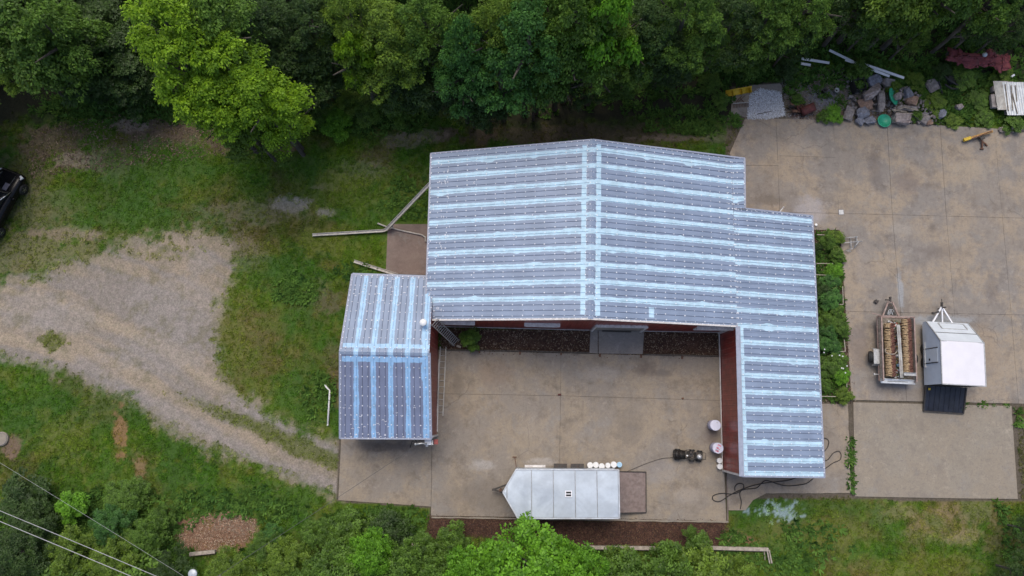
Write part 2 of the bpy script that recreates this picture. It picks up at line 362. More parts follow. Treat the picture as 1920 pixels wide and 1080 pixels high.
def linedist(px, py, pts):
    d = np.full(px.shape, 1e9)
    for i in range(len(pts) - 1):
        x1, y1 = pts[i]; x2, y2 = pts[i + 1]; ex, ey = x2 - x1, y2 - y1
        t = np.clip(((px - x1) * ex + (py - y1) * ey) / (ex * ex + ey * ey), 0, 1)
        d = np.minimum(d, np.hypot(px - x1 - t * ex, py - y1 - t * ey))
    return d
ROAD = [(-400, 560), (0, 532), (60, 522), (130, 505), (200, 478), (250, 452), (320, 440), (380, 440), (432, 462), (438, 500), (415, 545), (402, 600), (398, 650), (412, 705), (440, 742), (500, 778), (570, 812), (640, 848),
        (642, 930), (560, 900), (470, 858), (390, 838), (320, 800), (235, 742), (130, 700), (60, 678), (0, 664), (-400, 690)]
SLABS = {
 'court': [[(813, 656), (1052, 662), (1051, 742), (813, 738)], [(1052, 662), (1348, 669), (1353, 751), (1051, 742)],
           [(813, 738), (1051, 742), (1048, 971), (808, 967), (810, 822)], [(1051, 742), (1353, 751), (1362, 977), (1048, 971)]],
 'west': [[(640, 812), (810, 812), (808, 950), (634, 938)]],
}
BED1 = [(826, 615), (1350, 620), (1350, 668), (828, 658)]
BED2 = [(806, 970), (1362, 980), (1345, 1024), (1100, 1024), (960, 1018), (870, 1000), (800, 1012)]
GARDEN = [(1522, 428), (1578, 428), (1590, 560), (1597, 750), (1535, 752)]
def ground_fields(x, y):
    px, py = topix(x, y)
    n1 = fbm(x, y, .25, 5, 1); n2 = fbm(x, y, .9, 4, 11); n3 = fbm(x, y, 3.0, 3, 21); n4 = fbm(x, y, .12, 3, 31); n5 = fbm(x, y, 1.6, 5, 41, .7)
    C = lambda a, b, c: np.stack([np.full(x.shape, a), np.full(x.shape, b), np.full(x.shape, c)], -1)
    def mx(c, k, d): k = np.clip(k, 0, 1)[..., None]; return c * (1 - k) + d * k
    col = mx(C(.044, .092, .016), sstep(n1, .38, .62), C(.068, .116, .014))
    col = mx(col, sstep(n2, .5, .7) * .7, C(.105, .125, .028))
    col = mx(col, sstep(n4, .5, .62) * sstep(n2, .35, .6) * .65, C(.135, .095, .045))
    col = mx(col, sstep(n5, .6, .75) * .5, C(.035, .065, .018))
    col = mx(col, sstep(n3, .58, .78) * .4, C(.15, .165, .04))
    n6 = fbm(x, y, .35, 5, 61, .65); col = mx(col, sstep(n6, .55, .7) * .42, C(.11, .075, .038)); col = mx(col, sstep(fbm(x, y, .5, 5, 71, .65), .55, .7) * .5, C(.040, .105, .016))
    grass = np.ones(x.shape)
    blob = lambda cx, cy, rx, ry, sh=.9: 1 - sstep(np.hypot((px - cx) / rx, (py - cy) / ry) + (n5 - .5) * sh * 2.2, .7, 1.15)
    # dry, worn and dirt patches
    dirt, sand = C(.13, .092, .07), C(.235, .19, .15)
    for (cx, cy, rx, ry, k, cc) in [
        (300, 245, 90, 34, .85, dirt), (240, 232, 40, 16, .8, sand), (420, 262, 40, 30, .7, dirt), (95, 262, 70, 36, .75, dirt), (140, 300, 45, 18, .8, sand), (55, 330, 60, 40, .4, dirt), (215, 300, 50, 35, .5, sand),
        (535, 279, 22, 7, .8, C(.24, .15, .11)), (130, 438, 75, 12, .7, sand), (80, 390, 80, 50, .45, C(.17, .14, .09)), (60, 470, 110, 40, .55, C(.19, .155, .10)),
        (545, 383, 42, 15, .95, C(.27, .25, .24)), (605, 350, 32, 7, .5, sand), (610, 397, 20, 8, .7, C(.27, .25, .24)), (470, 400, 120, 26, .42, C(.20, .17, .12)), (440, 470, 60, 34, .5, C(.20, .17, .12)),
        (225, 812, 14, 48, .8, C(.23, .13, .07)), (262, 878, 12, 30, .7, C(.22, .14, .08)), (180, 770, 60, 30, .35, C(.10, .085, .04)), (475, 640, 70, 90, .38, C(.12, .095, .045)), (610, 560, 30, 30, .6, dirt), (630, 700, 20, 60, .4, dirt),
        (15, 838, 22, 22, .9, C(.16, .11, .08)), (400, 1000, 80, 36, .97, C(.22, .13, .085)), (440, 985, 45, 18, .9, C(.27, .22, .17)),
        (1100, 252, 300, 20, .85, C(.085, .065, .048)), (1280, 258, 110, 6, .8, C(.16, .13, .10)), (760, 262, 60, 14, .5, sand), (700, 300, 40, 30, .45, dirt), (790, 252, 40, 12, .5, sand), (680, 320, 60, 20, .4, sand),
        (1750, 985, 60, 34, .3, C(.27, .21, .12)), (1830, 960, 70, 24, .3, C(.25, .18, .12)), (1690, 960, 40, 20, .4, C(.22, .19, .1)), (1880, 1010, 40, 40, .4, C(.16, .10, .06)), (1810, 1005, 40, 20, .4, C(.3, .23, .14)),
        (1395, 1012, 30, 9, .8, C(.22, .10, .075)), (1360, 1000, 26, 20, .5, C(.16, .13, .08)), (1450, 1010, 60, 40, .25, C(.14, .13, .05)), (1500, 990, 40, 20, .3, C(.16, .13, .07))]:
        k0 = blob(cx, cy, rx, ry) * k; col = mx(col, k0, cc); grass = grass * (1 - .9 * k0)
    # lush darker/greener lawn areas
    for (cx, cy, rx, ry, k) in [(290, 310, 110, 50, .75), (200, 370, 120, 40, .5), (600, 320, 130, 30, .5), (260, 410, 130, 26, .7), (560, 535, 70, 50, .55), (480, 510, 60, 30, .5), (570, 740, 60, 40, .5), (700, 370, 90, 60, .4), (520, 930, 110, 30, .6), (1500, 950, 160, 24, .5), (1600, 1020, 160, 50, .35), (90, 760, 80, 60, .35), (1320, 235, 60, 30, .5)]:
        col = mx(col, blob(cx, cy, rx, ry) * k, C(.048, .105, .022))
    for (cx, cy, rx, ry, k) in [(600, 455, 60, 26, .6), (120, 830, 60, 50, .4), (430, 600, 40, 90, .4), (1560, 1000, 60, 40, .5), (1730, 1060, 120, 30, .5), (640, 340, 80, 20, .3), (600, 360, 180, 40, .25)]:
        col = mx(col, blob(cx, cy, rx, ry) * k, C(.135, .145, .038))
    # woods floor
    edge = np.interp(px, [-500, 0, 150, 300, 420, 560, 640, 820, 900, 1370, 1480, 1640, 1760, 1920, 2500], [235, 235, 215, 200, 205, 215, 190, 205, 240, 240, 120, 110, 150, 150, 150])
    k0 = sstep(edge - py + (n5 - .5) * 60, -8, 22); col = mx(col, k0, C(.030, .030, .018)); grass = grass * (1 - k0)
    # gravel drive
    dd = polydist(px, py, ROAD) + (n5 - .5) * 60 + (n3 - .5) * 26 + (n2 - .5) * 14 + 6
    k0 = sstep(dd, -16, 16)
    gr = mx(C(.275, .228, .172), sstep(n2, .4, .65), C(.245, .208, .165))
    low = linedist(px, py, [(-400, 690), (0, 664), (60, 678), (130, 700), (235, 742), (320, 800), (390, 838), (470, 858), (560, 900), (642, 930)])
    stk = vnoise(low / 11.0 + (n2 - .5) * 1.2, px / 260.0, 501) * .6 + vnoise(low / 26.0 + (n2 - .5), px / 400.0, 502) * .4
    gr = mx(gr, sstep(stk, .50, .72) * .75, C(.215, .195, .18)); gr = mx(gr, sstep(1 - stk, .58, .76) * .6, C(.33, .275, .205))
    for (cx, cy, rx, ry) in [(330, 575, 95, 60), (60, 585, 70, 40), (380, 490, 30, 30), (120, 600, 60, 30), (300, 660, 100, 40)]: gr = mx(gr, blob(cx, cy, rx, ry, .5) * .55, C(.265, .24, .22))
    rut = np.minimum(linedist(px, py, [(150, 680), (250, 735), (330, 775), (430, 830), (530, 880), (640, 918)]), linedist(px, py, [(430, 745), (520, 795), (600, 835), (640, 858)]))
    gr = mx(gr, (1 - sstep(rut + (n5 - .5) * 14, 3, 22)) * .7, C(.235, .215, .205))
    sp = sstep(n5 + (n2 - .5) * .5 + (n3 - .5) * .35, .57, .74) * .42
    gr = mx(gr, sp, C(.15, .14, .08))
    med = 1 - sstep(linedist(px, py, [(310, 738), (400, 768), (480, 800), (560, 838), (640, 872)]) + (n5 - .5) * 26 - 6 * sstep(px, 420, 560), 5, 15)
    med2 = np.maximum(med * sstep(px, 300, 460), blob(100, 640, 28, 18)); med2 = np.maximum(med2, blob(430, 690, 20, 30) * .5)
    med2 = np.maximum(med2, blob(330, 470, 90, 16) * .5 * sstep(n3, .4, .6)); med2 = np.maximum(med2, (1 - sstep(linedist(px, py, [(60, 690), (235, 750), (330, 812), (470, 862), (560, 898)]) + (n5 - .5) * 14, 3, 9)) * .5 * sstep(n3, .35, .6))
    gr = mx(gr, med2 * .85, C(.10, .115, .035)); col = mx(col, k0, gr); grass = grass * (1 - k0 * (1 - .8 * med2))
    # beds and junk corner
    for poly, cc in [(BED1, C(.060, .036, .026)), (BED2, C(.075, .040, .030)), (GARDEN, C(.07, .048, .035))]:
        k0 = sstep(polydist(px, py, poly) + (n5 - .5) * 10, -3, 3); cc2 = mx(cc, sstep(n3, .4, .7) * .6, cc * 2.0); col = mx(col, k0, cc2); grass = grass * (1 - k0)
    junk = sstep(polydist(px, py, [(1465, 130), (1640, 120), (1660, 150), (1700, 235), (1470, 235)]) + (n5 - .5) * 30, -6, 8)
    col = mx(col, junk * .9, mx(C(.15, .11, .09), sstep(n2, .4, .6), C(.19, .165, .15))); grass = grass * (1 - junk * .8)
    col = mx(col, blob(1548, 190, 30, 22) * .9, C(.17, .18, .215)); col = mx(col, blob(1500, 205, 26, 18) * .9, C(.05, .03, .028)); col = mx(col, blob(1610, 170, 40, 40) * .6, C(.2, .17, .15))
    col = mx(col, blob(1700, 220, 90, 22) * .6, C(.13, .095, .075)); col = mx(col, blob(1890, 250, 40, 10) * .6, C(.17, .12, .09))
    sp0 = blob(1458, 958, 40, 18, 1.5); col = mx(col, sp0 * .6 * sstep(n3 + (fbm(x, y, 6, 3, 99) - .5), .48, .62), C(.34, .45, .52)); grass = grass * (1 - sp0 * .5)
    # bare ground under the slabs
    for pp in SLABS['court'] + SLABS['west'] + [[(1365, 222), (2000, 250), (2000, 940), (1365, 930)], [(1372, 165), (1465, 156), (1471, 222), (1395, 222)]]:
        k0 = (polydist(px, py, pp) > -3) & (polydist(px, py, GARDEN) < 0); col[k0] = (.10, .085, .065)
    return px, py, col, np.clip(grass, 0, 1)
def axis(lo, hi, step, far):
    a = list(np.arange(lo, hi + 1e-6, step)); e = step; b = [a[-1]]; c = [a[0]]
    while b[-1] < far: e *= 1.5; b.append(b[-1] + e)
    e = step
    while c[-1] > -far: e *= 1.5; c.append(c[-1] - e)
    return np.array(c[::-1][:-1] + a + b[1:])
gx, gy = axis(-35, 35, .13, 500), axis(-12, 29, .13, 500)
X, Y = np.meshgrid(gx, gy, indexing='xy')
px_, py_, gcol, ggrass = ground_fields(X, Y)
relief = (fbm(X, Y, .5, 4, 77) - .5) * .05 + (fbm(X, Y, 3, 3, 88) - .5) * .03 * ggrass
Z = -.055 + relief * sstep(np.minimum(np.abs(X) * 0 + 1, 1), 0, 1)
far = sstep(np.maximum(np.abs(X) - 40, np.abs(Y) - 32), 0, 60)
Z = Z + far * (fbm(X, Y, .01, 3, 5) - .5) * 6
nx_, ny_ = len(gx), len(gy)
gm = bpy.data.meshes.new('ground')
gm.vertices.add(nx_ * ny_); gm.vertices.foreach_set('co', np.stack([X, Y, Z], -1).astype(np.float32).ravel())
ii = (np.arange(ny_ - 1)[:, None] * nx_ + np.arange(nx_ - 1)[None, :]).ravel()
q = np.stack([ii, ii + 1, ii + nx_ + 1, ii + nx_], -1).astype(np.int32)
gm.loops.add(q.size); gm.loops.foreach_set('vertex_index', q.ravel()); gm.polygons.add(len(q))
gm.polygons.foreach_set('loop_start', np.arange(0, q.size, 4, dtype=np.int32)); gm.polygons.foreach_set('loop_total', np.full(len(q), 4, dtype=np.int32))
gm.update(calc_edges=True)
ca = gm.color_attributes.new('Col', 'FLOAT_COLOR', 'POINT')
ca.data.foreach_set('color', np.concatenate([gcol, np.ones(gcol.shape[:2] + (1,))], -1).astype(np.float32).ravel())
gm.polygons.foreach_set('use_smooth', [True] * len(gm.polygons))
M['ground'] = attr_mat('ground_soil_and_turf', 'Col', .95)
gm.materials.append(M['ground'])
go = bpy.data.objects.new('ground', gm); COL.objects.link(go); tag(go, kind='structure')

# ------------------------------------------------------------------ slabs
def shrink(poly, g=.007):
    P = [Vector((p.x, p.y)) for p in poly]; n = len(P)
    a = sum(P[i].x * P[(i + 1) % n].y - P[(i + 1) % n].x * P[i].y for i in range(n))
    if a < 0: P = P[::-1]
    out = []
    for i in range(n):
        d1 = (P[i] - P[i - 1]).normalized(); d2 = (P[(i + 1) % n] - P[i]).normalized()
        n1 = Vector((-d1.y, d1.x)); n2 = Vector((-d2.y, d2.x)); k = 1 + n1.dot(n2)
        out.append(P[i] + (n1 + n2) * (g / max(k, .3)))
    return out
def slab(poly_px, m, parent, top=0.0, g=.006, jag=0):
    P = [at(x, y) for x, y in poly_px]
    if jag:
        Q = []
        for i, p in enumerate(P):
            q2 = P[(i + 1) % len(P)]; L = (q2 - p).length; k = max(1, int(L / .35))
            for j in range(k):
                v = p.lerp(q2, j / k)
                if j: v = v + Vector((rng.uniform(-jag, jag), rng.uniform(-jag, jag), 0))
                Q.append(v)
        P = Q
    return MB().prism(shrink(P, g), -.16, top).build('slab', m, parent, bevel=.004)
def yard(name, polys, m, top=0.0, jag=0):
    root = bpy.data.objects.new(name, None); COL.objects.link(root); tag(root, kind='structure')
    for p in polys: slab(p, m, root, top + rng.uniform(-.006, .006), jag=jag)
    return root
yard('courtyard_concrete', SLABS['court'], M['court'])
yard('forecourt_concrete', SLABS['west'], M['court'])
# drive of the east yard: joints run on a grid
cA = [(1396, 222, 1402, 398), (1455, 222, 1462, 398), (1562, 225, 1573, 400)]
colsx = lambda k, yy: np.interp(yy, [225, 400, 590, 752], [[1562, 1573, 1586, 1597], [1663, 1673, 1689, 1700], [1762, 1774, 1790, 1804], [1863, 1879, 1896, 1910], [1964, 1984, 2003, 2020], [2066, 2090, 2112, 2130]][k])
rows = [lambda x: 224 + (x - 1562) * .055, lambda x: 400 + (x - 1573) * .026, lambda x: 584 + (x - 1590) * .02, lambda x: 750 + (x - 1597) * .022]
polys = [[(1397, 222), (1455, 222), (1458, 292), (1459, 310), (1380, 310), (1368, 288)], [(1455, 222), (1562, 225), (1567, 295), (1458, 292)], [(1458, 292), (1567, 295), (1573, 400), (1462, 398)],
         [(1380, 310), (1459, 310), (1462, 398), (1380, 394)], [(1380, 394), (1462, 398), (1464, 430), (1380, 430)], [(1462, 398), (1573, 400), (1577, 431), (1464, 431)]]
for i in range(3):
    for k in range(5):
        ps = []
        for (kk, rr) in ((k, i), (k + 1, i), (k + 1, i + 1), (k, i + 1)):
            yy = [225, 400, 590, 752][rr]
            for _ in range(3): xx = colsx(kk, yy); yy = rows[rr](xx)
            ps.append((float(xx), float(yy)))
        polys.append(ps)
yard('east_yard_concrete', polys, M['yard'])
yard('south_east_pad', [[(1600, 754), (1897, 761), (1909, 936), (1754, 934), (1603, 931)]], M['pad'], -.008)
yard('wing_apron_concrete', [[(1380, 757), (1590, 757), (1596, 925), (1437, 925), (1412, 938), (1398, 957), (1366, 957), (1363, 880)]], M['court'], -.004, jag=.02)
yard('curb_strip', [[(1362.5, 893), (1365, 893), (1366, 976), (1363.5, 976)]], M['oldpad'], .02)
yard('stoop_pad', [[(727, 420), (806, 420), (806, 516), (723, 513)]], M['oldpad'], -.01)
yard('gravel_topped_pad', [[(1375, 168), (1400, 160), (1462, 156), (1466, 160), (1469, 220), (1398, 220), (1370, 213)]], M['yard'], -.006, jag=.02)
yard('courtyard_curb', [[(1366, 976.5), (1366, 980.5), (809, 971.5), (809, 968.5)]], M['pad'], .01, jag=.02)

# ------------------------------------------------------------------ loose stuff: chips, gravel
def scatter_flakes(name, pts, cols, size, label, cat, thick=.5):
    n = len(pts); rs = np.random.RandomState(len(name))
    a = rs.rand(n) * 6.283; L = size * (.4 + rs.rand(n) * 1.2); w = L * (.18 + rs.rand(n) * .3) * (1 if thick < 1 else 2)
    tz = (rs.rand(n, 3) - .5) * .5
    dx = np.stack([np.cos(a), np.sin(a), tz[:, 0]], -1) * L[:, None] / 2; dy = np.stack([-np.sin(a), np.cos(a), tz[:, 1]], -1) * w[:, None] / 2
    top = np.array([0, 0, 1.0])[None] * (w * .35)[:, None]
    V = np.stack([pts - dx, pts - dy, pts + dx, pts + dy, pts + top], 1).reshape(-1, 3)
    b = np.arange(n)[:, None] * 5
    Fc = np.concatenate([b + np.array([[0, 1, 4]]), b + np.array([[1, 2, 4]]), b + np.array([[2, 3, 4]]), b + np.array([[3, 0, 4]])], 0)
    me = bpy.data.meshes.new(name); me.from_pydata(V.tolist(), [], Fc.tolist())
    c = me.color_attributes.new('Col', 'FLOAT_COLOR', 'POINT'); cc = np.repeat(cols, 5, 0)
    c.data.foreach_set('color', np.concatenate([cc, np.ones((len(cc), 1))], -1).astype(np.float32).ravel())
    me.materials.append(M['chips']); o = bpy.data.objects.new(name, me); COL.objects.link(o)
    return tag(o, label, cat, kind='stuff')
def pts_in(poly, n, z, seed, wob=0):
    rs = np.random.RandomState(seed); xs = [p[0] for p in poly]; ys = [p[1] for p in poly]; out = []
    while len(out) < n:
        a = rs.uniform(min(xs) - wob, max(xs) + wob, 4000); b = rs.uniform(min(ys) - wob, max(ys) + wob, 4000)
        d = polydist(a, b, poly); ok = d > -rs.rand(4000) * wob
        for i in np.where(ok)[0]:
            p = at(a[i], b[i], z); out.append((p.x, p.y, z + rs.rand() * .03))
            if len(out) >= n: break
    return np.array(out), rs
def chipcols(rs, n, pal):
    pal = np.array(pal); c = pal[rs.randint(0, len(pal), n)]; return c * (.7 + .6 * rs.rand(n, 1))
brown = [(.30, .24, .18), (.07, .04, .03), (.10, .055, .04), (.05, .03, .025), (.13, .08, .05), (.06, .04, .035), (.22, .17, .12)]
for nm, poly, n, sz, pal, lb in [
    ('bark_mulch', BED1, 9000, .10, brown, 'dark bark mulch heaped against the red south wall'),
    ('bark_mulch', BED2, 14000, .09, brown[1:6], 'reddish brown bark mulch along the bottom edge of the courtyard'),
    ('garden_mulch', GARDEN, 4500, .09, brown + [(.2, .13, .09)], 'coarse brown mulch in the garden bed beside the roof'),
    ('bark_mulch', [(335, 1000), (370, 972), (430, 962), (478, 978), (470, 1005), (420, 1030), (350, 1035)], 5000, .10, [(.30, .18, .12), (.24, .14, .09), (.36, .28, .2), (.17, .10, .07)], 'orange brown mulch pile between the bottom left shrubs'),
    ('rubble_gravel', [(1470, 150), (1640, 125), (1690, 160), (1760, 230), (1480, 226)], 4500, .09, [(.24, .21, .19), (.18, .13, .1), (.3, .29, .29), (.1, .08, .07), (.2, .2, .24)], 'loose rubble and stones on the dirt around the scrap corner'),
    ('twig_litter', [(200, 215), (430, 215), (430, 285), (60, 330), (60, 250)], 2600, .14, [(.14, .10, .075), (.11, .075, .055), (.2, .15, .11)], 'dry twigs and leaf litter under the bright tree edge')]:
    P, rs = pts_in(poly, n, -.035, len(lb), 8); scatter_flakes(nm, P, chipcols(rs, n, pal), sz, lb, 'mulch' if 'mulch' in nm else ('gravel' if 'gravel' in nm else 'twigs'))
P, rs = pts_in([(1408, 178), (1425, 168), (1462, 175), (1470, 215), (1440, 221), (1403, 221), (1405, 200)], 9000, .0, 5, 4)
scatter_flakes('pale_gravel', P, chipcols(rs, 9000, [(.62, .64, .66), (.52, .54, .58), (.70, .71, .72), (.46, .47, .50)]), .05, 'pale blue grey gravel spread on the small concrete pad', 'gravel', 2)
P, rs = pts_in(ROAD, 5000, -.045, 9, 10)
k = (P[:, 0] > -36); P = P[k]; scatter_flakes('drive_stones', P, chipcols(rs, len(P), [(.28, .235, .19), (.25, .22, .19), (.22, .18, .14), (.30, .27, .24), (.16, .14, .08)]), .035, 'crushed stone lying loose on the gravel drive', 'gravel', 2)

# ------------------------------------------------------------------ building roofs
def pl(A, B, C, D, s, u): return A.lerp(B, s).lerp(D.lerp(C, s), u)
def sfrac(p, A, B): d = B - A; return (p - A).dot(d) / d.dot(d)
def roof_slope(root, A, B, C, D, seams, m, nr=3, idx0=0, dots=.57, dotr=.033, rib=.034, double=(), u0=0.0):
    """A,B upper edge (start,end); D,C lower edge. seams: fractions 0..1 of the lap seams."""
    S = [0.0] + list(seams) + [1.0]
    pitch = (seams[-1] - seams[0]) / (len(seams) - 1); Lv = ((B - A).length + (C - D).length) / 2
    Lu = ((D - A).length + (C - B).length) / 2
    nrm = (D - A).cross(B - A).normalized()
    if nrm.z < 0: nrm = -nrm
    allribs = []
    for i in range(len(S) - 1):
        s0, s1 = S[i], S[i + 1]
        if s1 - s0 < .002: continue
        w = s1 - s0; n = max(1, round(w / pitch * nr))
        ribs = []
        for k in range(-1, n + 2):
            if i == 0: r = s1 - pitch / nr * (n - k)     # measured back from the first seam
            else: r = s0 + pitch / nr * k if i == len(S) - 2 else s0 + w / n * k
            ribs.append(r)
        prof = [(s0, 0.0)]
        hw, ht = .030 / Lv, .012 / Lv
        for r in ribs:
            for ds, h in ((-hw, 0), (-ht, rib), (ht, rib), (hw, 0)):
                sv = r + ds
                if s0 + 1e-6 < sv < s1 - 1e-6: prof.append((sv, h))
            if s0 - 1e-6 <= r < s1 - 1e-6: allribs.append(r)
        def hat(sv):
            d = min(abs(sv - r) for r in ribs)
            return rib * max(0, min(1, (hw - d) / (hw - ht)))
        prof[0] = (s0, hat(s0)); prof.append((s1, hat(s1)))
        mb = MB(); nu = 6
        for j in range(nu + 1):
            for sv, h in prof:
                mb.v.append(tuple(pl(A, B, C, D, sv, j / nu) + nrm * h))
                t = idx0 + (sv - seams[0]) / pitch
                mb.uv.append((u0 + j / nu * Lu, t))
        n = len(prof)
        for j in range(nu):
            for k in range(n - 1): mb.f.append((j * n + k, j * n + k + 1, (j + 1) * n + k + 1, (j + 1) * n + k))
        mb.build('roof_panel', m, root, world=True)
    # sealed screw heads
    mb = MB(); allribs = sorted(set(round(r, 5) for r in allribs)); nu = int(Lu / dots)
    us = [(j + .5) * dots for j in range(nu + 1)] + [.05, Lu - .06] + list(double)
    sideV = (B - A).normalized(); sideU = (D - A).normalized()
    for r in allribs:
        for u in us:
            if u > Lu: continue
            c = pl(A, B, C, D, min(1, r + (.02 / Lv if rng.random() < .5 else -.01 / Lv)), u / Lu) + nrm * (rib + .002) + sideU * rng.uniform(-.03, .03)
            rr = dotr * rng.uniform(.7, 1.25)
            vs = [c + (sideV * math.cos(t) + sideU * math.sin(t)) * rr for t in [q2 * math.pi / 3 for q2 in range(6)]] + [c + nrm * .014]
            mb.add(vs, [(q2, (q2 + 1) % 6, 6) for q2 in range(6)])
    for e in (0.004, .996):
        for j in range(int(Lu / .33)):
            c = pl(A, B, C, D, e, (j + .5) * .33 / Lu) + nrm * (rib + .006)
            vs = [c + (sideV * math.cos(t) + sideU * math.sin(t)) * dotr * .9 for t in [q2 * math.pi / 3 for q2 in range(6)]] + [c + nrm * .014]
            mb.add(vs, [(q2, (q2 + 1) % 6, 6) for q2 in range(6)])
    return mb, nrm, sideU, sideV, Lu, Lv
def chevrons(mb, A, B, C, D, nrm, n, zone, Lu, su, sv, rib=.034):
    for _ in range(n):
        s, u = rng.uniform(*zone[0]), rng.uniform(*zone[1])
        c = pl(A, B, C, D, s, u) + nrm * (rib + .008); r = rng.uniform(.05, .08); f = rng.choice((-1, 1))
        for a in (-1, 1):
            p, q2 = c + sv * (a * r), c - su * (f * r * .6)
            mb.add([p - su * .014, p + su * .014, q2 + su * .014, q2 - su * .014], [(0, 1, 2, 3)])

zE, zR, zO = 3.5, 5.8, 2.35
NW, SW, RN, RS = at(808, 288, zE), at(797, 600, zE), at(1111, 262, zR), at(1107.5, 598, zR)
NE, SE = at(1396, 297, zE), at(1383, 612, zE)
STEP, STEPO, WIN, WOUT = at(1397, 391, zE), at(1523, 405, zO), at(1390, 893, 3.66), at(1546, 895, zO)
zL = 3.66
LN, LS, LSE, LW = at(1371, 297, zL), at(1375, 391, zL), at(1383, 612, zL), at(1390, 893, zL)
SE = LSE
barn = thing('metal_building', 'long red metal building under a striped grey blue ribbed roof with a right wing', 'building', at(1107, 440), 0)
dotsets = MB()
def merge(mb): dotsets.add(mb.v, mb.f)
sw = [sfrac(at(810, y, zE), NW, SW) for y in (306, 334, 362, 390, 419, 447, 476, 504, 533, 564)]
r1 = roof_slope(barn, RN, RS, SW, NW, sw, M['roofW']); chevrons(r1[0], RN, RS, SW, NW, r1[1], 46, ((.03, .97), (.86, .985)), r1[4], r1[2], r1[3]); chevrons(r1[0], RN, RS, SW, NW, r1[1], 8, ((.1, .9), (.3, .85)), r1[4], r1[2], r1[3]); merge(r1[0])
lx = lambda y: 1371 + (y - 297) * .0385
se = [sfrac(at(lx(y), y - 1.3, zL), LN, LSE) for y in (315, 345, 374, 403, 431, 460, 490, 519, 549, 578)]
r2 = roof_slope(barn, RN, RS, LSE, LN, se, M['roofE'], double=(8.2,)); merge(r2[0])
# east extension and wing: same rows carried on down the slope
sy = [403, 431, 460, 490, 519, 549, 578, 608, 641, 672, 703, 735, 767, 798, 831, 863]
UE = ((LN - RN).length + (LSE - RS).length) / 2
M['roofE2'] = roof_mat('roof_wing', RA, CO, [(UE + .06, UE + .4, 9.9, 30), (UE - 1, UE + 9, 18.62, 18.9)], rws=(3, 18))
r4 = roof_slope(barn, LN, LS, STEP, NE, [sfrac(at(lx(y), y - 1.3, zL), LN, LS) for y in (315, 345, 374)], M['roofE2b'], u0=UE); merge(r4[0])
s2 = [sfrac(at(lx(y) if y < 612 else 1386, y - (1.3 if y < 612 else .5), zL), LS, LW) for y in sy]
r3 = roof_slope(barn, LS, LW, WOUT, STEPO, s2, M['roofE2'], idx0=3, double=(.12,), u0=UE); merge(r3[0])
dotsets.build('screw_seals', M['white'], barn, world=True, kind='stuff')
# ridge cap and edge trims
for a, b, w in ((RN, RS, .17),):
    d = (b - a).normalized(); up = Vector((0, 0, .032))
    mb = MB(); wv, ev = (NW - RN).normalized(), (NE - RN).normalized()
    vs = [a + wv * w + up * .9, a + up * 1.6, a + ev * w + up * .9, b + wv * w + up * .9, b + up * 1.6, b + ev * w + up * .9]
    mb.add(vs, [(0, 1, 4, 3), (1, 2, 5, 4)]); 
    pt = (sw[-1] - sw[0]) / 9; va, vb = (0 - sw[0]) / pt, (1 - sw[0]) / pt; mb.uv = [(5, va)] * 3 + [(5, vb)] * 3
    mb.build('ridge_cap', M['cap'], barn, world=True)
def trim(a, b, w=.09, h=.12, m='greytrim', dz=.0, name='roof_trim', root=None):
    return MB().beam(a + Vector((0, 0, dz)), b + Vector((0, 0, dz)), w, h).build(name, M[m], root or barn, world=True)
for a, b in ((NW, RN), (RN, NE), (NE, STEP), (STEP, STEPO), (STEPO, WOUT), (WOUT, WIN), (WIN, SE), (SW, RS), (RS, SE), (NW, SW)):
    trim(a, b, .09, .12, 'greytrim' if (a, b) not in ((SW, RS), (RS, SE)) else 'whitetrim', -.03)
trim(WIN, SE, .26, .03, 'greytrim', .055, 'inner_eave_flashing')

def siding(root, A, B, zA, zB, name='wall_panel', m='red', wid=.92, rib=.022, z0=-.03, roofline=None):
    """vertical ribbed sheets from base A to base B; tops follow zA..zB"""
    A, B = Vector((A.x, A.y, 0)), Vector((B.x, B.y, 0)); L = (B - A).length; n = max(1, round(L / wid)); d = (B - A).normalized(); nr = Vector((d.y, -d.x, 0))
    for i in range(n):
        mb = MB(); t0, t1 = i / n * L, (i + 1) / n * L; prof = [(t0, 0)]
        for k in range(3):
            c = t0 + (k + .5) * (t1 - t0) / 3
            prof += [(c - .035, 0), (c - .015, rib), (c + .015, rib), (c + .035, 0)]
        prof += [(t1 - .006, 0), (t1, -.012)]
        for t, h in prof:
            p = A + d * t + nr * h; zt = lerp(zA, zB, t / L)
            mb.v += [(p.x, p.y, z0), (p.x, p.y, zt)]
        mb.f = [(2 * k, 2 * k + 2, 2 * k + 3, 2 * k + 1) for k in range(len(prof) - 1)]
        mb.build(name, M[m], root, world=True)
up = lambda v, z: Vector((v.x, v.y, z))
ridS = up(RS, 0) + Vector((0, .08, 0)); swS = up(SW, 0) + Vector((.05, .08, 0)); seS = up(SE, 0) + Vector((0, .08, 0))
winS = up(WIN, 0) + Vector((.03, .1, 0)); woS = up(WOUT, 0) + Vector((-.1, .1, 0)); stO = up(STEPO, 0) + Vector((-.1, -.08, 0)); stI = up(STEP, 0) + Vector((-.08, -.08, 0)); neI = up(NE, 0) + Vector((-.1, -.1, 0))
rnI = up(RN, 0) + Vector((0, -.1, 0)); nwI = up(NW, 0) + Vector((.1, -.1, 0)); swI = up(SW, 0) + Vector((.1, .08, 0))
siding(barn, swS, ridS, zE - .05, zR - .05); siding(barn, ridS, seS, zR - .05, zE - .05)
siding(barn, up(SE, 0) + Vector((.02, .0, 0)), winS, zE - .06, zE - .06)
siding(barn, winS, woS, zE - .06, zO - .06); siding(barn, woS, stO, zO - .06, zO - .06); siding(barn, stO, stI, zO - .06, zE - .06)
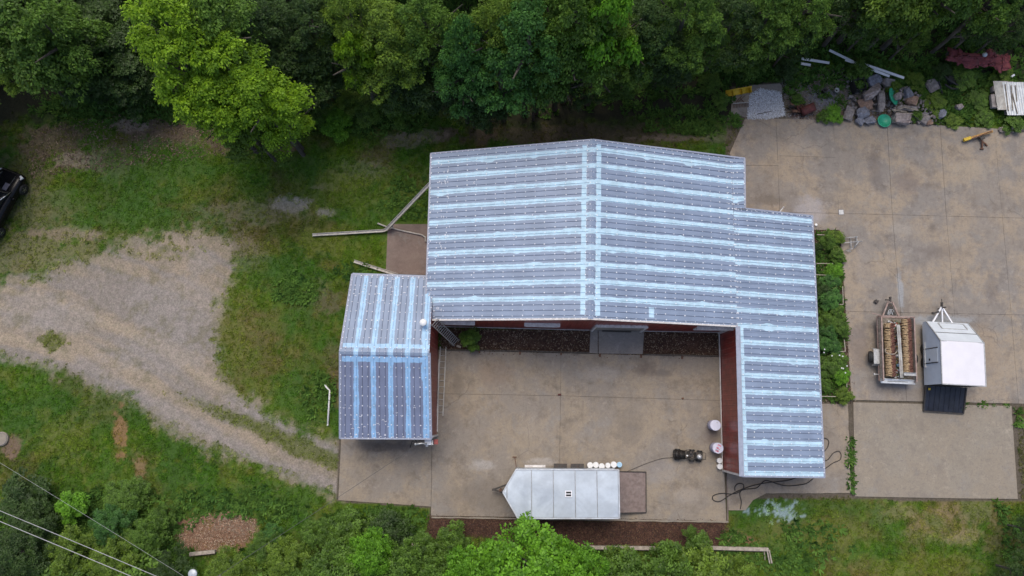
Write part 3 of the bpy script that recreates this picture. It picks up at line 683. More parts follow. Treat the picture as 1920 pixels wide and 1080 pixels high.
siding(barn, stI, neI, zE - .06, zE - .06); siding(barn, neI, rnI, zE - .06, zR - .06); siding(barn, rnI, nwI, zR - .06, zE - .06); siding(barn, nwI, swI, zE - .06, zE - .06)
# base trims, window heads, door canopy on the south wall
o_ = Vector((0, -.04, 0))
for a, b in ((swS, ridS), (ridS, seS)): MB().beam(a + o_ + Vector((0, 0, .06)), b + o_ + Vector((0, 0, .06)), .03, .08).build('base_trim', M['whitetrim'], barn, world=True)
a, b = up(SE, 0) + Vector((-.05, 0, .05)), winS + Vector((-.06, 0, .05)); MB().beam(a, b, .05, .12).build('base_trim', M['whitetrim'], barn, world=True)
MB().beam(winS + Vector((-.02, -.06, .05)), winS + Vector((-.02, -.06, 3.4)), .1, .1).build('corner_trim', M['whitetrim'], barn, world=True)
MB().beam(seS + Vector((-.05, -.05, .05)), seS + Vector((-.05, -.05, 3.4)), .16, .16).build('corner_trim', M['whitetrim'], barn, world=True)
def window(px0, px1, zt=2.75):
    t = lambda px: at(px, 612, 2.3).x
    x0, x1 = t(px0), t(px1)
    wy = lambda x: lerp(swS.y, ridS.y, (x - swS.x) / (ridS.x - swS.x)) if x < ridS.x else lerp(ridS.y, seS.y, (x - ridS.x) / (seS.x - ridS.x))
    w = MB(); a, b = Vector((x0, wy(x0), 0)), Vector((x1, wy(x1), 0))
    for z, h in ((zt, .12), (zt - 1.15, .1)): w.beam(a + Vector((0, -.06, z)), b + Vector((0, -.06, z)), .09, h)
    for p in (a, b, (a + b) / 2): w.beam(p + Vector((0, -.05, zt - 1.15)), p + Vector((0, -.05, zt)), .07, .07)
    fr = w.build('window', M['whitetrim'], barn, world=True)
    g = MB().beam(a + Vector((0, -.03, zt - .57)), b + Vector((0, -.03, zt - .57)), .03, 1.1).build('pane', M['glass'], fr)
    Mi = Matrix.Translation(-barn.location); g.data.transform(Mi)
    MB().beam(a + Vector((-.1, -.12, zt + .09)), b + Vector((.1, -.12, zt + .09)), .22, .03).build('window_canopy', M['whitetrim'], barn, world=True)
window(832, 888); window(986, 1046); window(1306, 1368)
# entry door with frame
x0, x1 = at(1114, 615, 1.5).x, at(1208, 615, 1.5).x
wy = lambda x: lerp(ridS.y, seS.y, (x - ridS.x) / (seS.x - ridS.x))
fr = MB(); a, b = Vector((x0, wy(x0), 0)), Vector((x1, wy(x1), 0))
fr.beam(a + Vector((0, -.07, 2.55)), b + Vector((0, -.07, 2.55)), .16, .12)
for p in (a, b): fr.beam(p + Vector((0, -.07, .1)), p + Vector((0, -.07, 2.5)), .12, .12)
fro = fr.build('door_frame', M['whitetrim'], barn, world=True)
MB().beam(a + Vector((.1, -.04, 1.3)), b + Vector((-.1, -.04, 1.3)), .05, 2.4).build('roller_door', M['porch'], barn, world=True)
MB().beam(a + Vector((.6, -.12, .35)), b + Vector((-.6, -.12, .35)), .06, .25).build('door_bar', M['dark'], barn, world=True)
# stoop
yard('entry_stoop', [[(1107, 618), (1121, 618), (1121, 663), (1105, 662)], [(1122, 618), (1208, 620), (1205, 664), (1122, 663)]], M['porch'], .03)
# open side door behind the step of the building
sdr = thing('open_door', 'grey door leaf standing open beside the roof step at the top right', 'door', at(1457, 398), 0)
MB().beam(at(1457, 398, 1.1), at(1448, 409, 1.1), .05, 2.1).build('door_leaf', M['galv'], sdr, world=True)
MB().beam(at(1457, 398, 1.1) + Vector((.03, .03, 0)), at(1457, 398, 1.1) + Vector((.05, .05, 0)), .06, 2.12).build('door_edge', M['white'], sdr, world=True)

# garage
zg, zgr = 3.1, 4.9
gNW, gNE = at(661, 514, zg), at(812, 519, zg)
gRW, gRE = at(638, 659, zgr), at(805, 662, zgr)
gSW, gSE = at(638, 822, zg), at(808, 823, zg)
gar = thing('garage', 'small red garage with a ridge and five pale vertical sealant stripes left of the courtyard', 'building', at(720, 680), 0)
dotsets = MB()
gs = [sfrac(at(x, 659, zgr), gRW, gRE) for x in (668, 700, 732, 764, 797)]
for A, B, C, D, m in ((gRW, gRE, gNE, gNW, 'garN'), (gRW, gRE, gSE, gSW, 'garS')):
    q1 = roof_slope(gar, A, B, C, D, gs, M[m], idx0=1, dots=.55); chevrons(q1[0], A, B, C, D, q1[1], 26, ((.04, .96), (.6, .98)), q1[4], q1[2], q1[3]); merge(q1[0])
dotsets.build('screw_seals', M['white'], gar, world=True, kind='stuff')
nA = Vector((0, 0, .05)); dn, ds_ = (gNW - gRW).normalized(), (gSW - gRW).normalized()
mbc = MB().add([gRW + dn * .17 + nA * .8, gRW + nA, gRW + ds_ * .17 + nA * .8, gRE + dn * .17 + nA * .8, gRE + nA, gRE + ds_ * .17 + nA * .8], [(0, 3, 4, 1), (1, 4, 5, 2)])
ptg = (gs[-1] - gs[0]) / 4
mbc.uv = [(5, 1 + (0 - gs[0]) / ptg)] * 3 + [(5, 1 + (1 - gs[0]) / ptg)] * 3
mbc.build('ridge_cap', M['capg'], gar, world=True)
for a, b in ((gNW, gRW), (gRW, gSW), (gSW, gSE), (gSE, gRE), (gNW, gNE)): trim(a, b, .14 if a is not gSW else .08, .11, 'greytrim', -.02, root=gar)
e0, e1, em = up(gSE, 0) + Vector((.0, .12, 0)), up(gNE, 0) + Vector((.0, -.1, 0)), up(gRE, 0)
w0, w1, wm = up(gSW, 0) + Vector((.15, .12, 0)), up(gNW, 0) + Vector((.15, -.1, 0)), up(gRW, 0) + Vector((.15, 0, 0))
siding(gar, e0, em, zg - .06, zgr - .08); siding(gar, em, e1, zgr - .08, zg - .06); siding(gar, e1, w1, zg - .08, zg - .08)
siding(gar, w1, wm, zg - .06, zgr - .08); siding(gar, wm, w0, zgr - .08, zg - .06); siding(gar, w0, e0, zg - .08, zg - .08)
MB().beam(e0 + Vector((.05, .2, .06)), em + Vector((.05, 0, .06)), .05, .12).build('base_trim', M['whitetrim'], gar, world=True)
MB().beam(e0 + Vector((.05, 0, .05)), e0 + Vector((.05, 0, 2.8)), .1, .1).build('corner_trim', M['whitetrim'], gar, world=True)

# ------------------------------------------------------------------ things fixed to the buildings
t = thing('vent_cap', 'round white vent cap at the inside corner where the two roofs meet', 'vent', at(795, 606, 4.45))
MB().lathe((0, 0, 0), [(.09, -.5), (.09, .28)], 16).build('pipe', M['whitepl'], t, smooth=True)
MB().lathe((0, 0, .28), [(.17, 0), (.2, .03), (.2, .1), (.12, .15), (0, .16)], 24).build('cap', M['whitepl'], t, smooth=True)
t = thing('meter_box', 'white electric meter box on a bracket at the lower right garage corner', 'meter box', at(803, 829, 2.3))
MB().box((0, 0, 0), (.36, .3, .5)).build('box', M['white'], t, bevel=.02); MB().box((.24, -.02, .02), (.1, .26, .4)).build('cover', M['galv'], t, bevel=.01)
MB().box((.42, .02, -.1), (.24, .28, .12)).build('bracket', M['red'], t); MB().box((-.08, -.2, -.1), (.14, .12, .14)).build('junction', M['galv'], t, bevel=.01)
t = thing('service_mast', 'grey service entrance pipe lying off the lower garage eave', 'conduit', at(783, 832, 2.9))
MB().tube([(.5, .0, -.1), (.2, .02, -.02), (-.05, -.02, .05)], .05, 10).build('pipe', M['galv'], t, smooth=True)
MB().lathe((-.1, -.02, .05), [(.03, -.1), (.07, -.04), (.08, .04), (.02, .1)], 12).build('weather_head', M['galv'], t, smooth=True)
MB().tube([(-.1, .1, .1), (-.3, .15, .05), (-.42, -.2, -.1)], .03, 8).tube([(-.05, .1, .12), (-.15, .3, .1), (-.35, .25, .08)], .035, 8).build('loop_cable', M['black'], t, smooth=True)
t = thing('security_light', 'small dark floodlight on the lower garage eave beside the meter box', 'light', at(788, 824, 2.95))
MB().box((0, 0, 0), (.22, .12, .12), .6).build('lamp_head', M['dark'], t, bevel=.02); MB().box((.12, .05, -.05), (.12, .05, .05)).build('arm', M['dark'], t)

# ladders
def ladder(name, label, p, q, w, m, n, rail=.045, group=None, side=None):
    t = thing(name, label, 'ladder', Vector((p.x, p.y, p.z)), 0, group)
    p, q = Vector(p), Vector(q); d = (q - p).normalized()
    s_ = side.normalized() if side else d.cross(Vector((0, 0, 1))).normalized()
    for k in (-1, 1): MB().beam(p + s_ * (k * w / 2), q + s_ * (k * w / 2), rail, .08).build('rail', m, t, world=True)
    L = (q - p).length
    for i in range(n):
        c = p + d * (L * (i + .6) / n)
        MB().tube([c - s_ * (w / 2), c + s_ * (w / 2)], .018, 6).build('rung', m, t, world=True)
    return t
ladder('extension_ladder', 'grey ladder leaning from the roof corner down into the mulch by the shrub', at(856, 643, 0), at(814, 603, 4.0), .45, M['galv'], 15)
ladder('long_ladder', 'long wooden ladder lying on the concrete along the garage wall', at(825, 780, .1), at(831, 650, .1), .34, M['metalsheet2'], 11, .055)

# gutters and downspouts left of the barn
def gutter(label, pts, name='gutter', z=.04, w=.15, m='gutter', closed=False):
    t = thing(name, label, 'gutter', at(*pts[0]))
    for i in range(len(pts) - 1):
        za = pts[i][2] if len(pts[i]) > 2 else z; zb = pts[i + 1][2] if len(pts[i + 1]) > 2 else z
        p, q2 = at(pts[i][0], pts[i][1], za), at(pts[i + 1][0], pts[i + 1][1], zb)
        d = (q2 - p).normalized(); s_ = d.cross(Vector((0, 0, 1))).normalized()
        mb = MB(); mb.beam(p, q2, w, .02)
        for k in (-1, 1): mb.beam(p + s_ * (k * w / 2) + Vector((0, 0, .045)), q2 + s_ * (k * w / 2) + Vector((0, 0, .045)), .022, .11)
        L = (q2 - p).length
        for j in range(int(L / .8)):
            c = p + d * (.4 + j * .8) + Vector((0, 0, .09)); mb.beam(c - s_ * (w / 2), c + s_ * (w / 2), .03, .012)
        mb.build('channel', M[m], t, world=True)
    return t
gutter('bent grey gutter running from the grass up to the west roof edge', [(586, 441, .05), (719, 433, .1), (738, 425, .3)])
gutter('gutter section hanging down from the west eave to the stoop pad', [(725, 430, .35), (806, 345, 3.1)], w=.17)
gutter('short grey gutter lying on the grass above the garage roof', [(664, 490), (746, 516)], w=.16)
def pipe(label, pts, name='downspout', r=.05, m='whitepl', cat='downspout', bend=True):
    t = thing(name, label, cat, at(*pts[0]))
    P = [at(*p) for p in pts]; MB().tube(P, r, 10).build('pipe', M[m], t, world=True, smooth=True)
    for p in (P[0], P[-1]):
        MB().lathe(p, [(r * 1.15, -.03), (r * 1.15, .03)], 10, rx=R(90), rz=.4).build('end_collar', M[m], t, world=True, smooth=True)
    return t
pipe('pale elbowed downspout crossing the brown stoop pad under the gutter', [(709, 419, .08), (730, 427, .08), (770, 436, .08), (790, 440, .1), (797, 444, .12), (798, 452, .14)], m='gutter', r=.045)
pipe('white downspout with an elbow lying on the grass left of the garage', [(610, 722, .08), (612, 726, .08), (618, 732, .08), (618, 740, .08), (614.5, 797, .08)], r=.055)

# mulch bed edging with stakes
t = thing('timber_edging', 'dark timber edging with stakes between mulch bed and courtyard', 'edging', at(1000, 660))
for a, b in (((833, 656), (1000, 658.5)), ((1000, 658.5), (1105, 661.5)), ((1208, 664.5), (1346, 667.5))): MB().beam(at(*a, .05), at(*b, .05), .07, .16).build('board', M['bark'], t, world=True)
for x, y in ((899, 659), (975, 662), (1052, 663), (1125, 666), (1202, 668), (1279, 670)): MB().box(at(x, y, .05), (.1, .2, .12)).build('stake', M['rust'], t, world=True)
t = thing('broken_board', 'short pale board at the foot of the leaning ladder', 'board', at(850, 648)); MB().beam(at(842, 641, .06), at(850, 647, .06), .16, .04).build('board', M['wood'], t, world=True); 
t = thing('broken_board', 'pale offcut lying beside the shrub at the mulch bed edge', 'board', at(860, 650)); MB().beam(at(856, 648, .06), at(864, 651, .06), .12, .04).build('board', M['woodlight'], t, world=True)
for nm, lab, a, b in (('garden_timber', 'long grey retaining timber below the mulch behind the bright maple', (1090, 1026), (1243, 1028)), ('garden_timber', 'long retaining timber right of the maple ending at the two rails', (1328, 1027), (1440, 1030)),
                      ('garden_timber', 'timber half hidden by shrubs left of the maple', (772, 1019), (792, 1021)), ('garden_timber', 'weathered timber below the orange mulch pile at bottom left', (356, 1039), (404, 1034))):
    t = thing(nm, lab, 'timber', at(*a)); MB().beam(at(*a, .12), at(*b, .12), .2, .24).build('beam', M['woodlight'], t, world=True, bevel=.02)
    MB().beam(at(a[0], a[1], .02) + Vector((0, -.02, 0)), at(b[0], b[1], .02) + Vector((0, -.02, 0)), .26, .1).build('lower_beam', M['bark'], t, world=True)
t = thing('wooden_rails', 'pair of pale rails leaning down from the end of the retaining timber', 'rails', at(1442, 1035))
for x in (1438, 1442): MB().beam(at(x, 1031, .2), at(x + 5, 1056, .1), .07, .07).build('rail', M['woodlight'], t, world=True)
MB().beam(at(1433, 1034, .1), at(1434, 1050, .05), .06, .05).build('short_rail', M['wood'], t, world=True)
t = thing('brick', 'single brown brick lying at the joint in the middle of the courtyard', 'brick', at(1049, 740)); MB().box((0, 0, .035), (.2, .1, .07)).build('brick', M['rustred'], t, bevel=.006)
t = thing('broken_brick', 'small brown brick fragment on the right side of the courtyard', 'brick', at(1280, 747)); MB().box((0, 0, .03), (.12, .1, .06), .3).build('brick', M['rust'], t, bevel=.01)

# buckets
def bucket(px, py, label, m='whitepl', r=.155, h=.36, group='white buckets in a row beside the cargo trailer', z=.0, handle=True):
    t = thing('paint_bucket', label, 'bucket', at(px, py - (2.5 if 'white buckets in a row' in group else 0), z), rng.uniform(0, 6), group)
    MB().lathe((0, 0, 0), [(r * .86, 0), (r * .97, h - .06), (r, h - .05), (r, h - .03)], 24).build('pail', M['whitepl'], t, smooth=True)
    MB().lathe((0, 0, h - .03), [(r * 1.04, 0), (r * 1.06, .03), (r * .96, .035), (r * .93, .018), (0, .02)], 28).build('lid', M[m], t)
    MB().tube([(r * math.cos(a) * 1.08, r * math.sin(a) * 1.08, h - .12 - .08 * math.sin(a)) for a in np.linspace(0, math.pi, 9)], .006, 5).build('handle', M['galv'], t)
for x, y, lab, m, r in ((1105.5, 874, 'leftmost bucket of the row above the cargo trailer', 'whitepl', .165), (1116, 873.5, 'second bucket from the left in the row by the trailer, touching the first', 'whitepl', .16), (1127, 876, 'third bucket from the left, set slightly nearer the trailer', 'whitepl', .165),
                        (1138.5, 874.5, 'smaller fourth bucket in the row by the trailer', 'whitepl', .145), (1149.5, 873, 'fifth bucket in the row, just left of the pale blue one', 'whitepl', .165), (1160, 873, 'pale blue speckled bucket lid at the right end of the row', 'bluepl', .145)): bucket(x, y, lab, m, r)
for x, y, lab in ((1346.5, 863, 'upper of the two small white buckets at the wing wall'), (1347, 874, 'lower of the two small white buckets at the wing wall corner')): bucket(x, y, lab, r=.15, h=.34, group='small white buckets by the wing wall')
def drum(px, py, label, lid):
    t = thing('steel_drum', label, 'drum', at(px, py), .3, 'lilac drums beside the wing wall')
    r = .29; prof = [(r, 0), (r, .28), (r + .012, .3), (r, .32), (r, .56), (r + .012, .58), (r, .6), (r, .86)]
    MB().lathe((0, 0, 0), prof, 32).build('barrel', M['drum'], t, smooth=True)
    MB().lathe((0, 0, .86), [(r + .012, -.02), (r + .015, .02), (r - .012, .025), (r - .02, .006), (0, .008)], 32).build('lid', M['drumlid'], t)
    MB().lathe((.13, .12, .87), [(.03, 0), (.03, .02), (0, .022)], 10).build('bung', M['galv'], t)
    return t
drum(1334.5, 797, 'plain lilac drum, the upper of the two against the red wing wall', 0)
d2 = drum(1339, 839, 'lilac drum with pink scrawl on its lid near the wing corner', 1)
# pink hand lettering on the lid: three characters, reading up along the lid
def stroke(mb, pts, w=.02, z=.894):
    for i in range(len(pts) - 1): mb.beam((*pts[i], z), (*pts[i + 1], z), w, .006)
mb = MB(); ch = {'u': [(-.5, 1), (-.5, .25), (-.3, 0), (.2, 0), (.5, .3), (.5, 1), (.5, 0)], 'p': [(-.5, -.2), (-.5, 1), (.2, 1), (.5, .75), (.2, .45), (-.5, .45)], '3': [(-.5, 1), (.4, 1), (0, .6), (.5, .35), (.2, 0), (-.5, .05)]}
for i, c in enumerate('up3'):
    o2 = Vector((-.165 + i * .165, -.085)); rot = R(62)
    pts = []
    for x, y in ch[c]:
        v = Vector((o2.x + x * .06, o2.y + y * .17)); pts.append((v.x * math.cos(rot) - v.y * math.sin(rot), v.x * math.sin(rot) + v.y * math.cos(rot)))
    stroke(mb, pts, .032)
mb.build('lettering', M['pink'], d2).rotation_euler = (0, 0, -.3)

# hoses and cords
def spline(pts, n=6):
    out = []
    P = [pts[0]] + list(pts) + [pts[-1]]
    for i in range(1, len(P) - 2):
        for k in range(n):
            t = k / n; a, b, c, d = (Vector(x) for x in P[i - 1:i + 3])
            out.append(.5 * ((2 * b) + (c - a) * t + (2 * a - 5 * b + 4 * c - d) * t * t + (3 * b - a - 3 * c + d) * t ** 3))
    out.append(Vector(P[-1])); return out
def hose(label, pts, r=.022, m='cord', name='hose', cat='hose', z=.025):
    o = MB().tube(spline([at(x, y, z + .012 * (i % 2)) for i, (x, y) in enumerate(pts)]), r, 7).build(name, M[m], None, smooth=True)
    return tag(o, label, cat)
hose('long black hose looping off the courtyard edge and along the wing', [(1388, 955), (1390, 940), (1387, 925), (1394, 915), (1393, 908), (1384, 907), (1378, 913), (1378, 920)], .026)
hose('black hose tangled below the lower end of the wing', [(1525, 897), (1510, 907), (1480, 911), (1460, 908), (1438, 901), (1428, 906), (1418, 915), (1395, 918), (1376, 926), (1352, 925), (1337, 930), (1338, 938), (1350, 940), (1366, 930), (1385, 920), (1410, 911), (1440, 905), (1470, 902), (1490, 897), (1500, 890)], .026)
hose('black hose loop on the apron right of the wing roof', [(1544, 848), (1552, 838), (1554, 828), (1549, 822), (1542, 822)])
hose('black hose making a long loop right of the wing roof corner', [(1540, 865), (1552, 862), (1562, 850), (1572, 846), (1577, 852), (1575, 862), (1562, 868), (1548, 878), (1540, 880)])
hose('thin cord running from the sprayer pump past the cargo trailer ramp', [(1262, 858), (1240, 860), (1215, 868), (1195, 876), (1175, 884), (1164, 887)], .012, name='cord', cat='cord')

# sprayer / pump machine
pm = thing('engine_sprayer', 'black wheeled engine pump standing on the courtyard beside the drums', 'pump', at(1288, 853), -.08)
mb = MB()
for y in (-.2, .2): mb.beam((-.85, y * 1.1, .22), (.85, y, .22), .045, .045)
for x in (-.5, 0, .5, .84, -.84): mb.beam((x, -.22, .22), (x, .22, .22), .04, .04)
mb.tube([(-.2, .2, .24), (-.15, .3, .55), (.05, .34, .6), (.1, .2, .4)], .02, 6); mb.build('frame', M['dark'], pm)
mb = MB()
for i in range(9): mb.lathe((-.83 + i * .075, 0, .36), [(.13, -.012), (.27, -.012), (.27, .012), (.13, .012)], 18, ry=R(90))
mb.build('hose_reel', M['dark'], pm)
MB().tube([(-.86 + .0085 * i, .2 * math.cos(i * .45), .36 + .2 * math.sin(i * .45)) for i in range(72)], .022, 5).build('coiled_hose', M['cord'], pm)
MB().box((.55, .02, .42), (.36, .36, .3)).box((.55, .02, .6), (.28, .26, .08)).build('engine', M['dark'], pm, bevel=.02)
MB().lathe((.58, -.02, .6), [(.14, 0), (.15, .07), (.04, .09), (0, .1)], 18).build('fuel_tank', M['galv'], pm, smooth=True)
MB().lathe((.58, -.02, .7), [(.045, 0), (.045, .04), (0, .045)], 12).build('fuel_cap', M['white'], pm)
MB().box((.12, .05, .38), (.3, .24, .22)).lathe((.1, .15, .42), [(.09, 0), (.09, .2), (0, .22)], 14).build('pump_head', M['dark'], pm, bevel=.02)
MB().lathe((-.1, -.02, .5), [(.05, 0), (.05, .03), (0, .035)], 12).build('gauge', M['whitepl'], pm)
MB().tube([(.3, .1, .4), (.2, .25, .45), (0, .24, .42), (-.2, .1, .4), (-.4, .05, .4)], .02, 6).tube([(.35, -.1, .45), (.1, -.2, .4), (-.2, -.15, .35)], .018, 6).build('hose_pipe', M['cord'], pm)
for x, y in ((-.6, .27), (-.6, -.29), (.25, -.3), (.65, -.28), (.25, .3), (.7, .28)):
    w = MB().lathe((x, y, .16), [(.05, -.045), (.15, -.045), (.16, 0), (.15, .045), (.05, .045)], 18, rx=R(90)).build('wheel', M['black'], pm); MB().lathe((x, y, .16), [(.05, -.05), (.05, .05)], 10, rx=R(90)).build('hub', M['galv'], w)
MB().tube([(.8, -.2, .3), (.95, -.15, .6), (.95, .2, .62), (.8, .22, .3)], .018, 6).build('handle', M['dark'], pm)

# tool by cargo trailer
t = thing('push_tool', 'thin rusty T shaped bar sticking out above the nose of the cargo trailer', 'tool', at(968, 876))
MB().beam(at(968, 876, .08), at(965.5, 858, .08), .035, .035).build('shaft', M['rust'], t, world=True); MB().beam(at(961, 857, .08), at(969, 857, .08), .05, .05).build('head', M['rust'], t, world=True)

# ------------------------------------------------------------------ cargo trailer (V nose)
zc = 2.35
c1, c2, c3, c4, c5 = at(968, 880, zc), at(1160, 881, zc), at(1161.5, 972, zc), at(971, 972, zc), at(943, 923, zc)
ct = thing('cargo_trailer', 'long silver cargo trailer with a pointed nose parked across the bottom of the courtyard', 'trailer', up((c1 + c3) / 2, 0), 0)
poly = [c5, c1, c2, c3, c4]
flat = [(p.x, p.y) for p in poly]
ins = shrink([Vector((p.x, p.y, 0)) for p in poly], .03)
MB().prism([tuple(p) for p in ins], .5, zc - .02).build('body', M['silver'], ct, world=True, bevel=.02)
xs = [at(x, 925, zc).x for x in (951, 997, 1038, 1079, 1120)] 
def roofstrip(x0, x1):
    def yr(x):
        top = lerp(c1.y, c2.y, (x - c1.x) / (c2.x - c1.x)) if x >= c1.x else lerp(c5.y, c1.y, (x - c5.x) / (c1.x - c5.x))
        bot = lerp(c4.y, c3.y, (x - c4.x) / (c3.x - c4.x)) if x >= c4.x else lerp(c5.y, c4.y, (x - c5.x) / (c4.x - c5.x))
        return bot + .05, top - .05
    mb = MB(); nx, ny = 12, 18; xa = [x for x in np.linspace(x0, x1, nx)]
    for x in xa:
        b, t_ = yr(x)
        for j in range(ny):
            f = j / (ny - 1); y = lerp(b, t_, f)
            n = float(fbm(np.array(x), np.array(y), 1.1, 3, 3) - .5) * .05 * math.sin(math.pi * f)
            mb.v.append((x, y, zc + .02 + .04 * math.sin(math.pi * f) + n))
    for i in range(nx - 1):
        for j in range(ny - 1): mb.f.append((i * ny + j, (i + 1) * ny + j, (i + 1) * ny + j + 1, i * ny + j + 1))
    mb.build('roof_sheet', M['trailerroof'], ct, world=True, smooth=True)
    if x1 < c2.x - .2:
        b, t_ = yr(x1); MB().tube([(x1, lerp(b, t_, k / 8), zc + .03 + .045 * math.sin(math.pi * k / 8)) for k in range(9)], .022, 6).build('roof_seam', M['galv'], ct, world=True)
edges_ = [c5.x + .06] + xs + [c2.x - .05]
for i in range(len(edges_) - 1): roofstrip(edges_[i] + .01, edges_[i + 1] - .01)
for i in range(5): MB().beam(poly[i] + Vector((0, 0, .01)), poly[(i + 1) % 5] + Vector((0, 0, .01)), .07, .07).build('roof_rail', M['metalsheet'], ct, world=True, bevel=.01)
vp = at(1066, 926, zc + .08)
vt = MB(); 
for dx, dy, w, h in ((0, .15, .38, .05), (0, -.15, .38, .05), (.165, 0, .05, .25), (-.165, 0, .05, .25), (0, 0, .28, .04)): vt.box((vp.x + dx, vp.y + dy, zc + .1), (w, h, .07))
v = vt.build('roof_vent', M['white'], ct, world=True)
g = MB().box((vp.x, vp.y, zc + .085), (.3, .27, .02)).build('vent_grille', M['black'], v); g.data.transform(Matrix.Translation(-ct.location))
MB().beam(up(c1, .5) + Vector((.5, .05, .0)), up(c1, .5) + Vector((1.7, .05, 0)), .14, .08).build('step', M['whitetrim'], ct, world=True)
for f in (.45, .62):
    p = up(c1.lerp(c2, f), .75); MB().beam(p + Vector((-.38, .1, 0)), p + Vector((.38, .1, 0)), .24, .05).build('fender', M['dark'], ct, world=True)
for f in (.45, .62):
    for s_, e in ((c1.lerp(c2, f), .06), (c4.lerp(c3, f), -.06)):
        w = MB().lathe(up(s_, .34) + Vector((0, e, 0)), [(.18, -.1), (.33, -.1), (.34, 0), (.33, .1), (.18, .1)], 24, rx=R(90)).build('wheel', M['black'], ct, world=True)
        h = MB().lathe(up(s_, .34) + Vector((0, e, 0)), [(.18, -.1), (.18, .1)], 16, rx=R(90)).build('rim', M['galv'], w); h.data.transform(Matrix.Translation(-ct.location))
n0 = up(c5, .5); hitch = at(925, 918, .5)
mb = MB(); mb.beam(n0 + Vector((.5, .35, 0)), hitch, .09, .1); mb.beam(n0 + Vector((.5, -.35, 0)), hitch, .09, .1); mb.box(hitch + Vector((.05, 0, .02)), (.25, .12, .12)); mb.build('tongue', M['dark'], ct, world=True)
MB().tube([hitch + Vector((.42, 0, -.45)), hitch + Vector((.42, 0, .35))], .045, 10).box(hitch + Vector((.42, 0, .36)), (.14, .12, .08)).build('jack', M['rust'], ct, world=True)
r0, r1_, r2_, r3_ = at(1161, 884, .42), at(1211, 885, .03), at(1211.5, 961, .03), at(1161, 962, .42)
mb = MB(); dz = Vector((0, 0, .05)); mb.add([r0, r1_, r2_, r3_, r0 - dz, r1_ - dz, r2_ - dz, r3_ - dz], [(0, 3, 2, 1), (4, 5, 6, 7), (0, 1, 5, 4), (1, 2, 6, 5), (2, 3, 7, 6), (3, 0, 4, 7)])
rp = mb.build('ramp_door', M['rampwood'], ct, world=True)
for a, b in ((r1_, r2_), (r2_, r3_), (r0, r1_)):
    e = MB().beam(a + Vector((0, 0, .02)), b + Vector((0, 0, .02)), .05, .06).build('ramp_frame', M['dark'], rp); e.data.transform(Matrix.Translation(-ct.location))

# ------------------------------------------------------------------ slant front enclosed trailer
def local(root_px, z, rz=0):
    return at(root_px[0], root_px[1], z)
zb, zt = .42, 2.3
bl_f, bl_r = at(1729, 604, zb), at(1733, 722, zb)                 # lower left side, front and rear
dirv = (up(bl_f, 0) - up(bl_r, 0)); Lb = dirv.length; ang_b = math.atan2(dirv.y, dirv.x) - R(90)
wb = (at(1845, 685, zt) - at(1763.5, 685, zt)).length
st = thing('enclosed_trailer', 'white enclosed trailer with a sloping front and a black ramp let down behind', 'trailer', up(bl_r, 0), ang_b)
prof = [(0, zb), (Lb - .12, zb), (Lb, .55), (Lb, .85), (Lb * .80 + .02, 1.68), (Lb * .655, zt), (0, zt)]
def sideplate(x, name, th=.02):
    mb = MB(); n = len(prof)
    vs = [(x, y, z) for y, z in prof] + [(x + th, y, z) for y, z in prof]
    mb.add(vs, [tuple(range(n)), tuple(range(2 * n - 1, n - 1, -1))] + [(i, n + i, n + (i + 1) % n, (i + 1) % n) for i in range(n)])
    return mb
sideplate(0, '').build('side_wall', mat('pale_side_skin', (.52, .58, .66), .45, 0, .05, 2), st); sideplate(wb - .02, '').build('side_wall', M['silver'], st)
def strip(i, j, m, name, lift=.0, x0=.02, x1=None):
    x1 = wb - .02 if x1 is None else x1; (y0, z0), (y1, z1) = prof[i], prof[j]
    return MB().add([(x0, y0, z0), (x1, y0, z0), (x1, y1, z1), (x0, y1, z1)], [(0, 1, 2, 3)]).build(name, m, st)
M['skin'] = mat('white_trailer_skin', (.58, .63, .68), .35, 0, .05, 1.5, (.45, .50, .56), .3, .03)
M['brightroof'] = mat('white_trailer_roof', (.70, .69, .73), .5, 0, .03, 2, (.72, .70, .74), .35, .1)  # roof colour lighter than the front and side skin
strip(2, 3, M['skin'], 'front_panel'); strip(3, 4, M['skin'], 'front_slope'); strip(4, 5, M['skin'], 'upper_slope'); strip(6, 0, M['black'], 'rear_opening'); strip(0, 1, M['dark'], 'floor'); strip(1, 2, M['skin'], 'front_skirt')
# slightly crowned roof sheet
mb = MB()
for i in range(9):
    for j in range(9):
        fx, fy = i / 8, j / 8; mb.v.append((.03 + fx * (wb - .06), .02 + fy * (prof[5][0] - .02), zt + .015 + .05 * math.sin(math.pi * fx)))
for i in range(8):
    for j in range(8): mb.f.append((i * 9 + j, (i + 1) * 9 + j, (i + 1) * 9 + j + 1, i * 9 + j + 1))
mb.build('roof', M['brightroof'], st, smooth=True)
mb = MB()
for i in range(3, 6):
    for x in (.0, wb): mb.beam((x, prof[i][0], prof[i][1] + .01), (x, prof[i + 1][0] if i < 5 else .0, prof[i + 1][1] + .01), .05, .05)
mb.build('edge_trim', M['galv'], st)
for i, w in ((4, .025), (5, .05)): MB().beam((0, prof[i][0], prof[i][1] + .02), (wb, prof[i][0], prof[i][1] + .02), w, .03).build('cross_seam', M['dark'] if i == 4 else M['galv'], st)
MB().beam((0, 0, zt + .02), (wb, 0, zt + .02), .06, .06).build('rear_header', M['galv'], st)
